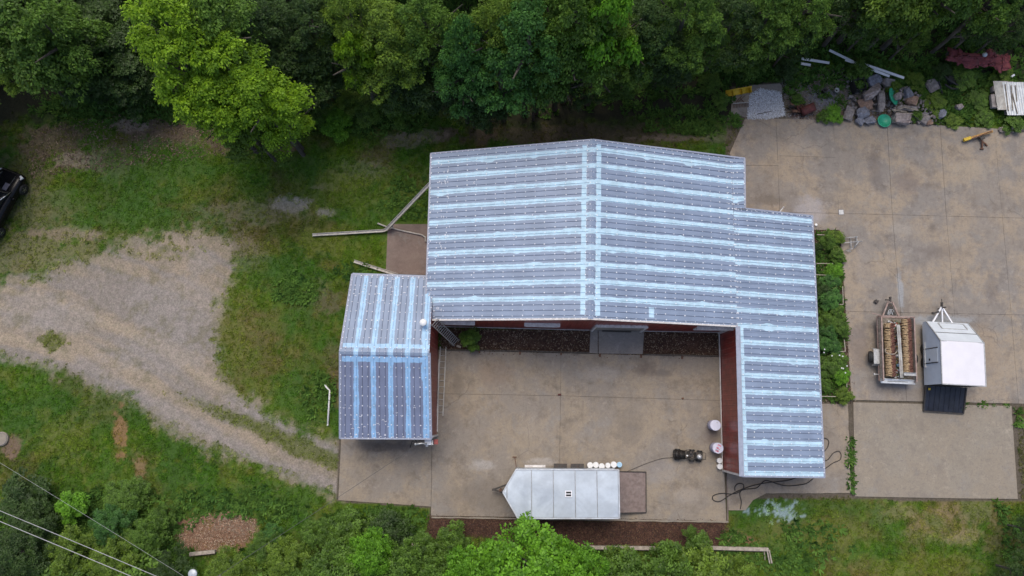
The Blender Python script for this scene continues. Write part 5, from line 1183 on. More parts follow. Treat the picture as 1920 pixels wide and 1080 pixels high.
# local: +x forward, origin near car centre; front at +2.3
def loft(mb, secs):
    N = len(mb.v); n = len(secs[0])
    for s_ in secs: mb.v += s_
    for i in range(len(secs) - 1):
        for k in range(n): mb.f.append((N + i * n + k, N + i * n + (k + 1) % n, N + (i + 1) * n + (k + 1) % n, N + (i + 1) * n + k))
    mb.f.append(tuple(N + k for k in reversed(range(n)))); mb.f.append(tuple(N + (len(secs) - 1) * n + k for k in range(n)))
def sec(x, w, z0, z1, n=14):
    out = []
    for k in range(n):
        a = 2 * math.pi * k / n + math.pi / n; c, s_ = math.cos(a), math.sin(a)
        out.append((x, w / 2 * math.copysign(abs(c) ** .45, c), (z0 + z1) / 2 + (z1 - z0) / 2 * math.copysign(abs(s_) ** .45, s_)))
    return out
xf = 2.0
mb = MB(); loft(mb, [sec(x, w, a, b) for x, w, a, b in ((-2.7, 1.5, .45, .95), (-2.6, 1.75, .3, 1.05), (-1.8, 1.86, .26, 1.08), (0, 1.88, .26, 1.06), (.9, 1.87, .26, 1.02), (1.5, 1.82, .28, .93), (1.85, 1.7, .34, .82), (2.0, 1.4, .42, .72))])
mb.build('body', M['carblack'], car, smooth=True)
mb = MB(); loft(mb, [sec(x, w, a, b) for x, w, a, b in ((-2.2, 1.5, .9, 1.1), (-1.7, 1.5, .9, 1.45), (-.9, 1.46, .9, 1.56), (-.1, 1.46, .9, 1.53), (.35, 1.5, .9, 1.25), (.75, 1.56, .9, 1.06))])
mb.build('cabin', M['glass'], car, smooth=True)
mb = MB(); loft(mb, [sec(x, w, a, b, 12) for x, w, a, b in ((-1.75, 1.2, 1.44, 1.5), (-.9, 1.34, 1.48, 1.585), (-.1, 1.3, 1.48, 1.555), (.0, 1.26, 1.46, 1.52))]); mb.build('roof', M['carblack'], car, smooth=True)
for s_ in (-1, 1):
    MB().tube([(-.05, s_ * .7, 1.52), (.4, s_ * .76, 1.24), (.78, s_ * .8, 1.04)], .03, 6).build('pillar', M['chrome'] if s_ < 0 else M['carblack'], car, smooth=True)
    MB().box((1.72, s_ * .70, .76), (.34, .26, .12), s_ * .35, 0, .22).build('headlight', M['lamp'], car, bevel=.03)
    MB().box((.42, s_ * 1.06, 1.02), (.14, .26, .16), 0).build('mirror', M['carblack'], car, bevel=.04)
    MB().beam((1.0, s_ * .5, 1.045), (1.75, s_ * .45, .88), .03, .02).build('hood_crease', M['chrome'], car)
    for x in (1.2, -1.75):
        w = MB().lathe((x, s_ * .86, .34), [(.22, -.12), (.33, -.11), (.35, 0), (.33, .11), (.22, .12)], 28, rx=R(90)).build('wheel', M['black'], car, smooth=True)
        rm = MB().lathe((x, s_ * .95, .34), [(.21, -.02), (.22, .02), (.19, .03), (.18, 0), (.0, .0)], 24, rx=R(90 if s_ < 0 else -90))
        for k in range(5):
            a = k * 1.2566; rm.beam((x, s_ * .97, .34), (x + .19 * math.cos(a), s_ * .97, .34 + .19 * math.sin(a)), .05, .03)
        rm.build('rim', M['chrome'], w)
MB().box((1.97, 0, .62), (.06, .8, .16)).build('grille', M['chrome'], car, bevel=.01)
MB().box((.95, -.35, 1.055), (.45, .3, .02), 0, 0, .09).build('hood_vent', M['purple'], car, bevel=.01)
MB().box((1.9, 0, .42), (.16, 1.5, .16)).build('bumper', M['carblack'], car, bevel=.05)

# ------------------------------------------------------------------ power line, pole
pole = thing('utility_pole', 'utility pole with a pale lamp head rising from the bottom left shrubs', 'pole', at(366, 1092, 7.5) * 1.0 * Vector((1, 1, 1)).x if False else up(at(372, 1104, 5.2), 0))
MB().tube([(0, 0, -.2), (0, 0, 5.2)], [.13, .09], 12).build('shaft', M['wood'], pole, smooth=True)
MB().box((0, 0, 4.9), (1.2, .1, .12), -.4).build('crossarm', M['wood'], pole)
MB().tube([(0, 0, 4.9), (-.1, .3, 5.15), (-.3, .62, 5.2)], .03, 8).build('lamp_arm', M['galv'], pole)
MB().lathe((-.35, .72, 5.15), [(.2, 0), (.24, .03), (.2, .07), (.1, .1), (0, .11)], 20).build('lamp_head', M['metalsheet'], pole, smooth=True)
def wire(lab, a, b, sag, r, m, ext=0):
    a, b = Vector(a), Vector(b); d = b - a; n = 24; a2 = a - d * ext; P = []
    for i in range(n + 1):
        f = i / n; p = a2.lerp(b, f); P.append(p - Vector((0, 0, 4 * sag * f * (1 - f))))
    o = MB().tube(P, r, 6).build('power_line', M[m], None, smooth=True); return tag(o, lab, 'cable')
wire('upper of the two thick pale cables crossing the bottom left corner', at(-120, 910, 8.0), at(480, 1160, 8.2), .15, .016, 'wire', .3)
wire('lower of the two thick pale cables crossing the bottom left corner', at(-120, 930, 8.0), at(420, 1155, 8.2), .15, .018, 'wire', .3)
wire('thin single cable running down to the lamp pole at bottom left', at(-120, 796, 7.0), at(360, 1090, 5.1), .1, .007, 'wire', .3)
wire('service cable from the garage corner down to the bottom left shrubs', at(783, 834, 2.95), at(372, 1104, 5.0), .4, .012, 'wiredark')

# ------------------------------------------------------------------ vegetation
LM = {'dark': leaf_mat('leaf_dark', (.036, .075, .02), (.075, .14, .028)), 'mid': leaf_mat('leaf_mid', (.065, .14, .020), (.15, .275, .035)),
      'bright': leaf_mat('leaf_bright', (.16, .32, .015), (.30, .48, .022)), 'blue': leaf_mat('leaf_blue', (.046, .135, .032), (.115, .28, .05)),
      'olive': leaf_mat('leaf_olive', (.09, .165, .020), (.21, .33, .035)), 'maple': leaf_mat('leaf_maple', (.10, .27, .018), (.18, .40, .025))}
def leafcloud(centres, radii, nper, size, seed, flat=.6, droop=.35, spray=1.0):
    """centres (k,3) of clumps, each a small dome of leaves"""
    rs = np.random.RandomState(seed); k = len(centres); n = k * nper
    c = np.repeat(centres, nper, 0); r = np.repeat(radii, nper)[:, None]
    d = rs.randn(n, 3); d /= np.linalg.norm(d, axis=1)[:, None]; d[:, 2] = np.abs(d[:, 2]) * flat - .12
    rad = rs.rand(n, 1) ** .45
    p = c + d * r * rad * np.array([[1, 1, 1]]); p[:, 2] -= (droop * r[:, 0] * (rad[:, 0] ** 2))
    # leaf frame: points outward, face mostly up
    a = np.arctan2(d[:, 1], d[:, 0]) + rs.randn(n) * .7
    ld = np.stack([np.cos(a), np.sin(a), -.15 - .5 * rs.rand(n)], -1); ld /= np.linalg.norm(ld, axis=1)[:, None]
    upv = np.stack([rs.randn(n) * .45, rs.randn(n) * .45, np.ones(n)], -1)
    sd_ = np.cross(ld, upv); sd_ /= np.linalg.norm(sd_, axis=1)[:, None]
    L = size * (.6 + .8 * rs.rand(n))[:, None]; w = L * .34
    V = np.stack([p, p + ld * L * .45 + sd_ * w, p + ld * L, p + ld * L * .45 - sd_ * w], 1).reshape(-1, 3)
    ct_ = np.repeat(rs.rand(k), nper); t0 = np.clip(ct_ * .7 + rs.rand(n) * .45 - .1, 0, 1); t1 = rs.rand(n)
    return V, np.repeat(np.stack([t0, t1, np.zeros(n)], -1), 4, 0)
def mesh_from_quads(name, V, T, mat_=None):
    n = len(V) // 4; me = bpy.data.meshes.new(name)
    me.vertices.add(len(V)); me.vertices.foreach_set('co', V.astype(np.float32).ravel())
    me.loops.add(len(V)); me.loops.foreach_set('vertex_index', np.arange(len(V), dtype=np.int32))
    me.polygons.add(n); me.polygons.foreach_set('loop_start', np.arange(0, len(V), 4, dtype=np.int32)); me.polygons.foreach_set('loop_total', np.full(n, 4, dtype=np.int32))
    me.update(calc_edges=True)
    at_ = me.attributes.new('tone', 'FLOAT_VECTOR', 'POINT'); at_.data.foreach_set('vector', T.astype(np.float32).ravel())
    if mat_: me.materials.append(mat_)
    return me
def crown_mesh(seed, kind='round'):
    """unit-ish crown: radius about 1 wide, scaled by the tree. Top at z=0, hangs down."""
    rs = np.random.RandomState(seed); cen = []; rad = []
    nb = {'round': 15, 'loose': 13, 'fine': 20, 'shrub': 7}[kind]; per = {'round': 26, 'loose': 22, 'fine': 20, 'shrub': 20}[kind]
    for b in range(nb):
        a = b * 2.399 + rs.rand() * .7; q_ = math.sqrt((b + .3) / nb); ro = q_ * (.82 + .2 * rs.rand()) 
        zc = -.85 * ro ** 1.6 - rs.rand() * .38 * ro; bc = np.array([ro * math.cos(a) * (.8 + .4 * rs.rand()), ro * math.sin(a) * (.8 + .4 * rs.rand()), zc])
        br = {'round': .32, 'loose': .27, 'fine': .24, 'shrub': .45}[kind] * (.75 + .55 * rs.rand())
        for j in range(per):
            d = rs.randn(3); d /= np.linalg.norm(d); d[2] = abs(d[2]) * .8 - .28
            c = bc + d * br * (.65 + .4 * rs.rand()); cen.append(c); rad.append({'round': .105, 'loose': .115, 'fine': .09, 'shrub': .17}[kind] * (.6 + .8 * rs.rand()))
    # inner and lower foliage
    for j in range({'round': 90, 'loose': 50, 'fine': 70, 'shrub': 25}[kind]):
        a = rs.rand() * 6.283; ro = math.sqrt(rs.rand()) * .85; cen.append(np.array([ro * math.cos(a), ro * math.sin(a), -.75 - .6 * rs.rand()])); rad.append(.17)
    nper, size = {'round': (30, .058), 'loose': (34, .055), 'fine': (40, .042), 'shrub': (44, .09)}[kind]
    V, T = leafcloud(np.array(cen), np.array(rad), nper, size, seed + 100)
    return mesh_from_quads('crown', V, T, LM['mid'])
CM = {k: [crown_mesh(s_ + 31 * i, k) for s_ in range(n)] for i, (k, n) in enumerate((('round', 3), ('loose', 3), ('fine', 3), ('shrub', 3)))}
def trunk_mesh(seed):
    r = random.Random(seed); mb = MB(); mb.tube([(0, 0, -1), (.01, .0, -.8), (r.uniform(-.03, .03), r.uniform(-.03, .03), -.4), (0, 0, -.12)], [.035, .03, .022, .006], 8)
    for k in range(7):
        a = k * .9 + r.random(); z = -.75 + k * .07; q2 = r.uniform(.18, .28)
        mb.tube([(0, 0, z), (math.cos(a) * q2 * .5, math.sin(a) * q2 * .5, z + .1), (math.cos(a) * q2, math.sin(a) * q2, z + .2)], [.013, .009, .003], 6)
    mb.v = [(x * .5, y * .5, z) if z < -.79 else (x * .8, y * .8, z) for x, y, z in mb.v]
    me = bpy.data.meshes.new('trunk'); me.from_pydata(mb.v, [], mb.f); me.materials.append(M['bark']); return me
TM = [trunk_mesh(s_) for s_ in range(3)]
tcount = 0
def tree(px, py, h, r, kind, leaf, label, name='tree', cat='tree', sy=1.0, dz=1.0, group=None, rot=None):
    """crown top centre shows at photo pixel px,py at height h"""
    global tcount; tcount += 1
    p = at(px, py, h * .9); wood = cat == 'tree' and py < 260 and not (270 < px < 525 and leaf in ('bright', 'olive', 'mid'))
    if wood:
        bx, by = (float(q_) for q_ in topix(p.x, p.y, 0.0))
        lim = float(np.interp(bx, [0, 150, 300, 560, 640, 820, 900, 1240, 1390, 1470, 1500, 1640, 1700, 1770, 1920], [230, 190, 190, 215, 195, 215, 255, 168, 138, 128, 108, 104, 125, 105, 115]))
        if by + r * 17 > lim + 14: q_ = at(bx, lim + 14 - r * 17, 0); p = Vector((p.x, q_.y, 0))
    t = thing(name, label, cat, (p.x, p.y, -.05), rng.uniform(0, 6.28) if rot is None else rot, group)
    me = CM[kind][tcount % 3]; c = bpy.data.objects.new('crown', me); COL.objects.link(c); c.parent = t
    c.location = (0, 0, h); c.scale = (r, r * sy, (h * .40 if wood else max(r * .95, min(r * 1.6, h * .42))) * dz if cat == 'tree' else min(r, h * .62))
    c.material_slots[0].link = 'OBJECT'; c.material_slots[0].material = LM[leaf]
    k = bpy.data.objects.new('trunk' if cat == 'tree' else 'stem', TM[tcount % 3]); COL.objects.link(k); k.parent = t
    k.scale = (h, h, h) if cat == 'tree' else (h * .6, h * .6, h); k.location = (0, 0, h)
    return t
TREES = [
 # top left
 (20, 60, 9, 2.6, 'round', 'mid', 'round green tree filling the top left corner'), (75, 70, 9.5, 2.0, 'round', 'mid', 'green tree with rounded clumps right of the top left corner'), (65, 170, 8, 2.0, 'round', 'mid', 'lower green tree at the left edge above the bare trunk'), (15, 195, 6, 1.5, 'fine', 'olive', 'yellowish olive tree at the left edge above the black car'),
 (170, 60, 6, 3.0, 'fine', 'dark', 'very dark low tree in the gap left of the bright tree'), (215, 105, 5, 2.4, 'fine', 'dark', 'dark bushy tree touching the left side of the bright tree'), (150, 170, 3.5, 2.0, 'fine', 'dark', 'dark low thicket tree above the bare soil at left'), (240, 175, 3.2, 1.9, 'fine', 'dark', 'dark thicket under the left flank of the bright tree'),
 (300, 30, 13, 2.4, 'loose', 'bright', 'bright lime tree top at the upper edge'), (385, 25, 12, 2.2, 'loose', 'mid', 'half bright tree top right of the lime tree top'), (335, 100, 11.5, 2.4, 'loose', 'bright', 'bright lime crown in the middle of the long bright tree row'), (415, 110, 11, 2.2, 'loose', 'bright', 'bright crown right of the middle lime crown'), (395, 165, 10, 2.1, 'loose', 'bright', 'lime crown halfway down the bright row'), (475, 165, 10, 2.2, 'loose', 'bright', 'bright crown nearest the dark evergreen woods'), (500, 205, 8, 1.8, 'loose', 'bright', 'lower right lime crown overhanging the grass'), (455, 235, 6.5, 1.8, 'loose', 'olive', 'lowest olive green crown at the foot of the bright row'), (400, 200, 8, 1.5, 'loose', 'olive', 'olive crown at the lower left of the bright row'),
 # top centre dark woods
 (480, 40, 9, 2.5, 'fine', 'dark', 'dark tree right of the half bright top'), (545, 100, 7, 2.6, 'fine', 'dark', 'dark feathery tree between lime row and small bright tree'), (575, 30, 9, 2.4, 'fine', 'dark', 'dark feathery tree at the top edge left of centre'), (590, 165, 5, 1.9, 'fine', 'dark', 'dark low tree above the bright weeds'),
 (655, 112, 9, 1.05, 'shrub', 'bright', 'small bright lime tree alone in the dark woods'), (655, 20, 10, 2.1, 'fine', 'olive', 'olive feathery tree at the top edge above the small lime tree'), (720, 70, 9.5, 2.5, 'fine', 'olive', 'olive tree right of the small lime tree'), (715, 140, 6, 2.2, 'fine', 'dark', 'dark tree below the olive tree right of the small lime one'), (790, 25, 10, 2.3, 'fine', 'mid', 'mid green tree at the top edge before the centre'), (800, 110, 7, 2.4, 'fine', 'dark', 'dark leafy tree left of the blue green trees'), (800, 175, 4.5, 1.8, 'fine', 'dark', 'dark low tree above the upper lawn edge'),
 (868, 62, 11, 1.5, 'loose', 'blue', 'narrow blue green tree top left of centre'), (860, 130, 9, 1.7, 'loose', 'blue', 'blue green tree below the narrow blue green top'), (935, 30, 11, 2.2, 'fine', 'olive', 'olive tree at the top edge above the roof ridge left'), (990, 90, 12, 2.2, 'loose', 'blue', 'large blue green tree in the centre woods'), (940, 145, 9.5, 2.0, 'loose', 'blue', 'blue green tree left above the roof ridge'), (1015, 150, 9, 1.8, 'loose', 'mid', 'green tree directly above the roof ridge'), (1005, 188, 6.5, 1.2, 'loose', 'blue', 'lowest blue green crown hanging over the roof shade'), (915, 190, 5, 1.4, 'fine', 'dark', 'dark tree at the woods edge left of the ridge'), (880, 190, 6, 1.5, 'fine', 'dark', 'dark tree between lawn and blue green trees'),
 (1085, 25, 13, 2.3, 'loose', 'mid', 'tall green tree at the top edge with a bright tip'), (1145, 10, 13, 1.4, 'shrub', 'maple', 'brightest broad leaved tip at the top edge right of centre'), (1060, 80, 11, 1.7, 'loose', 'mid', 'green tree between the central blue green and yellow green ones'), (1145, 105, 11, 1.8, 'fine', 'olive', 'yellow green tree above the right roof slope'), (1120, 145, 8.5, 1.8, 'fine', 'olive', 'yellow green wispy tree near the roof ridge right'), (1195, 135, 8, 1.8, 'fine', 'mid', 'wispy green tree above the right roof slope'), (1080, 178, 5, 1.5, 'fine', 'dark', 'dark tree right behind the roof ridge'), (1165, 185, 4.5, 1.4, 'fine', 'mid', 'green low tree behind the right roof slope'),
 (1215, 50, 9, 2.3, 'fine', 'dark', 'dark tree right of the yellow green one'), (1260, 105, 7, 2.0, 'fine', 'dark', 'dark tree above the right half of the roof'), (1300, 40, 10, 2.2, 'fine', 'mid', 'mid green tree at the top edge above the roof step'), (1250, 165, 4, 1.5, 'fine', 'dark', 'dark low tree beside the upper right lawn'), (1320, 95, 7, 1.9, 'fine', 'mid', 'mid green tree left of the yellow blade'),
 # top right
 (1385, 30, 8, 2.0, 'fine', 'dark', 'dark tree above the yellow blade'), (1455, 25, 8.5, 2.0, 'fine', 'mid', 'mid green feathery tree above the white boards'), (1530, 5, 9, 2.0, 'fine', 'mid', 'feathery tree at the top edge above the white boards'), (1500, 62, 5, 1.2, 'fine', 'dark', 'dark low tree just above the two white boards'), (1600, 15, 8, 2.0, 'fine', 'dark', 'dark feathery tree above the long white boards'), (1665, 15, 9, 2.1, 'fine', 'mid', 'mid green tree above the rubble heap'), (1655, 72, 5, 1.4, 'fine', 'mid', 'dark low tree behind the long white boards'),
 (1735, 10, 11, 2.4, 'round', 'olive', 'olive crowned tree at the top edge left of the red tarps'), (1755, 62, 8.5, 1.5, 'round', 'olive', 'olive tree overhanging the left end of the red tarp'), (1815, -5, 10, 2.0, 'round', 'mid', 'green tree at the top edge above the red tarps'), (1885, 5, 8, 1.6, 'round', 'mid', 'dark tree in the top right corner'), (1915, 60, 5, 1.2, 'fine', 'dark', 'dark tree at the right edge beside the red tarps'), (1858, 48, 5, 1.0, 'fine', 'dark', 'dark low tree directly above the red tarps'), (1735, 100, 4.5, 1.0, 'fine', 'olive', 'green low tree between white boards and red tarp'),
 # bottom
 (990, 1082, 7.0, 2.5, 'round', 'maple', 'bright green maple at the bottom edge below the cargo trailer'), (885, 1096, 6.5, 1.6, 'round', 'maple', 'left lobe of bright green maple crown at the bottom edge'), (1080, 1094, 6.5, 1.7, 'round', 'maple', 'right hand bright maple crown at the bottom edge'), (925, 1064, 6, 1.0, 'round', 'maple', 'small bright maple top nearest the mulch'),
 (690, 1048, 4.5, 1.3, 'round', 'maple', 'green rounded tree at the bottom left of the maple'), (630, 1085, 4.5, 1.6, 'round', 'mid', 'green tree at the bottom edge below the forecourt'), (750, 1078, 4.5, 1.4, 'round', 'mid', 'green tree between forecourt corner and maple'), (820, 1092, 4.5, 1.3, 'round', 'mid', 'green tree touching the maple on its left'),
 (1175, 1088, 3.6, 1.3, 'shrub', 'mid', 'leafy tree at the bottom edge right of the maple'), (1255, 1078, 3.6, 1.3, 'shrub', 'mid', 'leafy tree below the right part of the mulch'), (1330, 1085, 3.2, 1.3, 'shrub', 'olive', 'yellowish leafy tree left of the wooden rails'), (1398, 1080, 2.2, 0.8, 'shrub', 'olive', 'small leafy tree beside the wooden rails'), 
 (1960, 1000, 3.5, 1.0, 'fine', 'dark', 'dark tree at the right edge near the bottom'), (1950, 1085, 4, 1.2, 'fine', 'dark', 'dark tree in the bottom right corner'),
]
SHRUBS = [
 (40, 1000, 2.6, 1.5, 'fine', 'dark', 'dark shrub at the left edge under the power cables'), (20, 1040, 3.6, 1.8, 'fine', 'dark', 'dark shrub in the bottom left corner'), (115, 1050, 2.8, 1.6, 'fine', 'olive', 'grey green shrub between the two thick cables'), (125, 950, 1.6, 0.8, 'shrub', 'maple', 'yellow green shrub sprouting above the cables'), (195, 990, 2.2, 1.2, 'fine', 'blue', 'blue green shrub right of the yellow green sprouts'), (200, 1070, 3, 1.5, 'fine', 'olive', 'olive shrub at the bottom edge under the cables'), (262, 1010, 2.2, 1.2, 'fine', 'mid', 'green shrub left of the orange mulch pile'), (305, 1085, 2.6, 1.3, 'fine', 'dark', 'dark shrub left of the lamp pole'), (40, 930, 1.6, 1.3, 'shrub', 'dark', 'low dark shrub at the left edge above the cables'), (230, 935, 1.2, 1.2, 'fine', 'mid', 'low green shrub on the slope above the cables'), (296, 975, 1.2, 0.8, 'fine', 'mid', 'low shrub beside the top of the orange mulch'),
 (490, 1035, 2.2, 1.0, 'fine', 'mid', 'green shrub right of the orange mulch pile'), (430, 1085, 2.8, 1.4, 'fine', 'olive', 'yellow green shrub right of the lamp pole'), (530, 1060, 3, 1.4, 'fine', 'olive', 'yellow green fine leaved shrub below the service cable'), (590, 1012, 2.2, 1.1, 'fine', 'mid', 'green shrub where the service cable meets the bushes'), (560, 1095, 3, 1.4, 'fine', 'mid', 'green shrub at the bottom edge left of the rounded trees'), (505, 1008, 1.5, 0.7, 'fine', 'blue', 'small blue green shrub right of the mulch pile'),
 (650, 992, 1.6, 1.1, 'shrub', 'mid', 'dark shrub below the lower left slab corner'), (725, 998, 1.6, 1.1, 'shrub', 'dark', 'dark shrub under the slab beside the mulch'), (845, 1012, 1.8, 0.8, 'shrub', 'mid', 'dark shrub growing in the mulch left of the maple'), (790, 1035, 2.2, 1.0, 'shrub', 'mid', 'green shrub over the half hidden timber'),
 (1312, 1018, 1.6, 0.7, 'shrub', 'mid', 'dark shrub at the right end of the mulch'), (1262, 1042, 1.6, 0.7, 'shrub', 'olive', 'small shrub against the long retaining timber'), (1165, 1050, 1.8, 0.6, 'shrub', 'olive', 'small yellow green shrub right beside the maple'),
 (880, 634, 1.3, .58, 'shrub', 'mid', 'green shrub in the mulch at the foot of the leaning ladder'),
 (625, 225, 1.3, 1.0, 'shrub', 'maple', 'bright low shrub at the woods edge right of the lime row'), (600, 215, 1.0, .7, 'shrub', 'mid', 'green low shrub left of the bright low shrub'), (690, 205, 1.1, 1.0, 'shrub', 'mid', 'green weedy shrub at the woods edge above the lawn'), (750, 205, 1.1, .9, 'shrub', 'mid', 'green weedy shrub left of the dark centre woods'), (650, 190, 1.3, .8, 'shrub', 'olive', 'olive weedy shrub below the small lime tree'),
 (1415, 108, 1.6, 1.0, 'shrub', 'mid', 'dark green shrub above the small gravelled pad'), (1372, 100, 1.6, 0.8, 'shrub', 'mid', 'green shrub above the yellow blade'), (1475, 125, 1.2, 0.65, 'shrub', 'dark', 'dark shrub right above the small pad'), (1352, 185, 1.0, 0.5, 'shrub', 'mid', 'green shrub left of the small pad'), (1335, 150, 1.2, 0.7, 'fine', 'mid', 'green shrub between lawn and yellow blade'),
 (1620, 130, 1.2, .7, 'shrub', 'mid', 'small shrub over the long white boards'), (1565, 212, .6, .55, 'shrub', 'maple', 'bright weed clump at the yard edge left of the heap'), (1548, 215, .5, .4, 'shrub', 'mid', 'small weed clump beside the rusty barrel'), (1498, 183, .5, .35, 'shrub', 'mid', 'little weed clump above the burnt ground'), (1722, 214, .5, .35, 'shrub', 'mid', 'small weed clump among the right rubble'), (1680, 160, .6, .4, 'shrub', 'olive', 'weed clump below the end of the white boards'),
 (1760, 190, 0.5, 0.6, 'shrub', 'olive', 'olive weed clump right of the heap'), (1812, 142, 0.8, 0.8, 'shrub', 'mid', 'green shrub below the red tarps'), (1775, 128, 1.0, 0.6, 'fine', 'dark', 'dark shrub in front of the larger red tarp'), (1885, 135, 0.6, 0.55, 'shrub', 'olive', 'yellow green shrub right of the red tarps'), (1838, 185, 0.45, 0.6, 'shrub', 'mid', 'green weeds left of the metal sheet pile'), (1850, 218, 0.4, 0.55, 'shrub', 'mid', 'green weeds at the yard edge below the sheet pile'), (1790, 224, 0.35, 0.45, 'shrub', 'olive', 'weed clump at the yard edge between heap and sheets'), (1905, 228, .6, .6, 'shrub', 'mid', 'green weeds under the metal sheets at the right edge'), (1722, 148, 0.7, 0.6, 'fine', 'olive', 'olive weeds behind the right rubble'),
 (1556, 450, .8, .5, 'shrub', 'mid', 'plant under the metal stand at the top of the garden bed'), (1570, 445, .7, .5, 'shrub', 'olive', 'light green plant at the upper right of the garden bed'), (1536, 462, 0.5, 0.3, 'shrub', 'dark', 'dark plant beside the roof near the top of the garden bed'), (1574, 476, 0.7, 0.42, 'shrub', 'mid', 'green plant right of the first mulch opening'), (1568, 507, 0.7, 0.5, 'shrub', 'maple', 'bright bushy plant below the first garden rail'), (1560, 528, .8, .6, 'shrub', 'blue', 'blue green plant above the yellow green hoop'), (1545, 545, .8, .5, 'shrub', 'dark', 'dark plant left of the yellow green hoop'), (1558, 560, .9, .65, 'shrub', 'blue', 'large blue green plant inside the corner rail'), (1572, 585, .7, .5, 'shrub', 'mid', 'green plant below the middle corner rail'), (1552, 600, .8, .5, 'shrub', 'mid', 'green plant near the roof below the middle rails'), (1578, 615, .8, .55, 'shrub', 'mid', 'green plant on the right border of the bed'), (1556, 622, .8, .55, 'shrub', 'blue', 'grey green plant beside the brown gap'), (1546, 645, .8, .45, 'shrub', 'blue', 'upright blue green plant against the roof side'), (1564, 648, .7, .5, 'shrub', 'blue', 'round blue green plant above the lower corner rail'), (1572, 680, .7, .6, 'shrub', 'mid', 'flowering green plant below the corner rail'), (1554, 690, .7, .6, 'shrub', 'mid', 'spreading green plant low in the garden bed'), (1580, 705, .7, .5, 'shrub', 'maple', 'bright plant on the lower right border'), (1548, 722, .6, .4, 'shrub', 'mid', 'green plant beside the roof near the last rail'), (1585, 740, .6, .45, 'shrub', 'olive', 'light green plant at the bottom right of the bed'),
]
for (x, y, h, r, kd, lf, lb) in TREES: tree(x, y, h, r, kd, lf, lb, 'tree', 'tree')
for (x, y, h, r, kd, lf, lb) in SHRUBS: tree(x, y, h, r, kd, lf, lb, 'garden_plant' if 'bed' in lb or 'plant' in lb else 'shrub', 'plant' if 'plant' in lb else 'shrub')
# trunk seen bare at left
t = thing('bare_trunk', 'bare grey leaning trunk showing between the left trees', 'trunk', at(135, 150)); MB().tube([at(134, 152, 0), at(118, 136, 2.4), at(98, 122, 4)], [.2, .16, .08], 9).build('trunk', M['log'], t, world=True, smooth=True)

# white flowers in the garden bed
mb = MB()
for x, y in ((1546, 655), (1545, 661), (1580, 668), (1574, 666), (1560, 667), (1588, 686), (1581, 691), (1585, 699), (1578, 690)):
    c = at(x, y, .8)
    for k in range(7): a = k * .9; mb.add([c, c + Vector((.04 * math.cos(a - .35), .04 * math.sin(a - .35), .02)), c + Vector((.05 * math.cos(a), .05 * math.sin(a), 0)), c + Vector((.04 * math.cos(a + .35), .04 * math.sin(a + .35), .02))], [(0, 1, 2, 3)])
tag(mb.build('white_flowers', M['white'], None), 'small white flowers dotted over the lower garden plants', 'flowers', kind='stuff')

# ------------------------------------------------------------------ instanced ground cover
def inst_object(name, P, C, protos, scale, label, cat, seed):
    me = bpy.data.meshes.new(name); me.vertices.add(len(P)); me.vertices.foreach_set('co', P.astype(np.float32).ravel())
    a = me.attributes.new('gcol', 'FLOAT_COLOR', 'POINT'); a.data.foreach_set('color', np.concatenate([C, np.ones((len(C), 1))], -1).astype(np.float32).ravel())
    rs = np.random.RandomState(seed)
    s_ = me.attributes.new('gscale', 'FLOAT', 'POINT'); s_.data.foreach_set('value', (scale[0] + rs.rand(len(P)) ** 1.5 * (scale[1] - scale[0])).astype(np.float32))
    r_ = me.attributes.new('grot', 'FLOAT_VECTOR', 'POINT'); rr = (rs.rand(len(P), 3) - .5) * np.array([.35, .35, 6.28]); r_.data.foreach_set('vector', rr.astype(np.float32).ravel())
    o = bpy.data.objects.new(name, me); COL.objects.link(o); tag(o, label, cat, kind='stuff')
    ng = bpy.data.node_groups.new(name, 'GeometryNodeTree')
    ng.interface.new_socket('Geometry', in_out='INPUT', socket_type='NodeSocketGeometry'); ng.interface.new_socket('Geometry', in_out='OUTPUT', socket_type='NodeSocketGeometry')
    N = ng.nodes; L = ng.links; gi = N.new('NodeGroupInput'); go_ = N.new('NodeGroupOutput'); ip = N.new('GeometryNodeInstanceOnPoints'); g2 = N.new('GeometryNodeGeometryToInstance')
    for p in protos:
        oi = N.new('GeometryNodeObjectInfo'); oi.inputs['Object'].default_value = p; oi.inputs['As Instance'].default_value = True; L.new(oi.outputs['Geometry'], g2.inputs[0])
    L.new(g2.outputs[0], ip.inputs['Instance']); ip.inputs['Pick Instance'].default_value = True
    ri = N.new('FunctionNodeRandomValue'); ri.data_type = 'INT'; ri.inputs[4].default_value = 0; ri.inputs[5].default_value = len(protos) - 1; L.new(ri.outputs[2], ip.inputs['Instance Index'])
    for nm, ty, so2 in (('gscale', 'FLOAT', 'Scale'), ('grot', 'FLOAT_VECTOR', 'Rotation')):
        na = N.new('GeometryNodeInputNamedAttribute'); na.data_type = ty; na.inputs[0].default_value = nm; L.new(na.outputs[0], ip.inputs[so2])
    L.new(gi.outputs[0], ip.inputs['Points']); L.new(ip.outputs[0], go_.inputs[0])
    md = o.modifiers.new('scatter', 'NODES'); md.node_group = ng
    return o
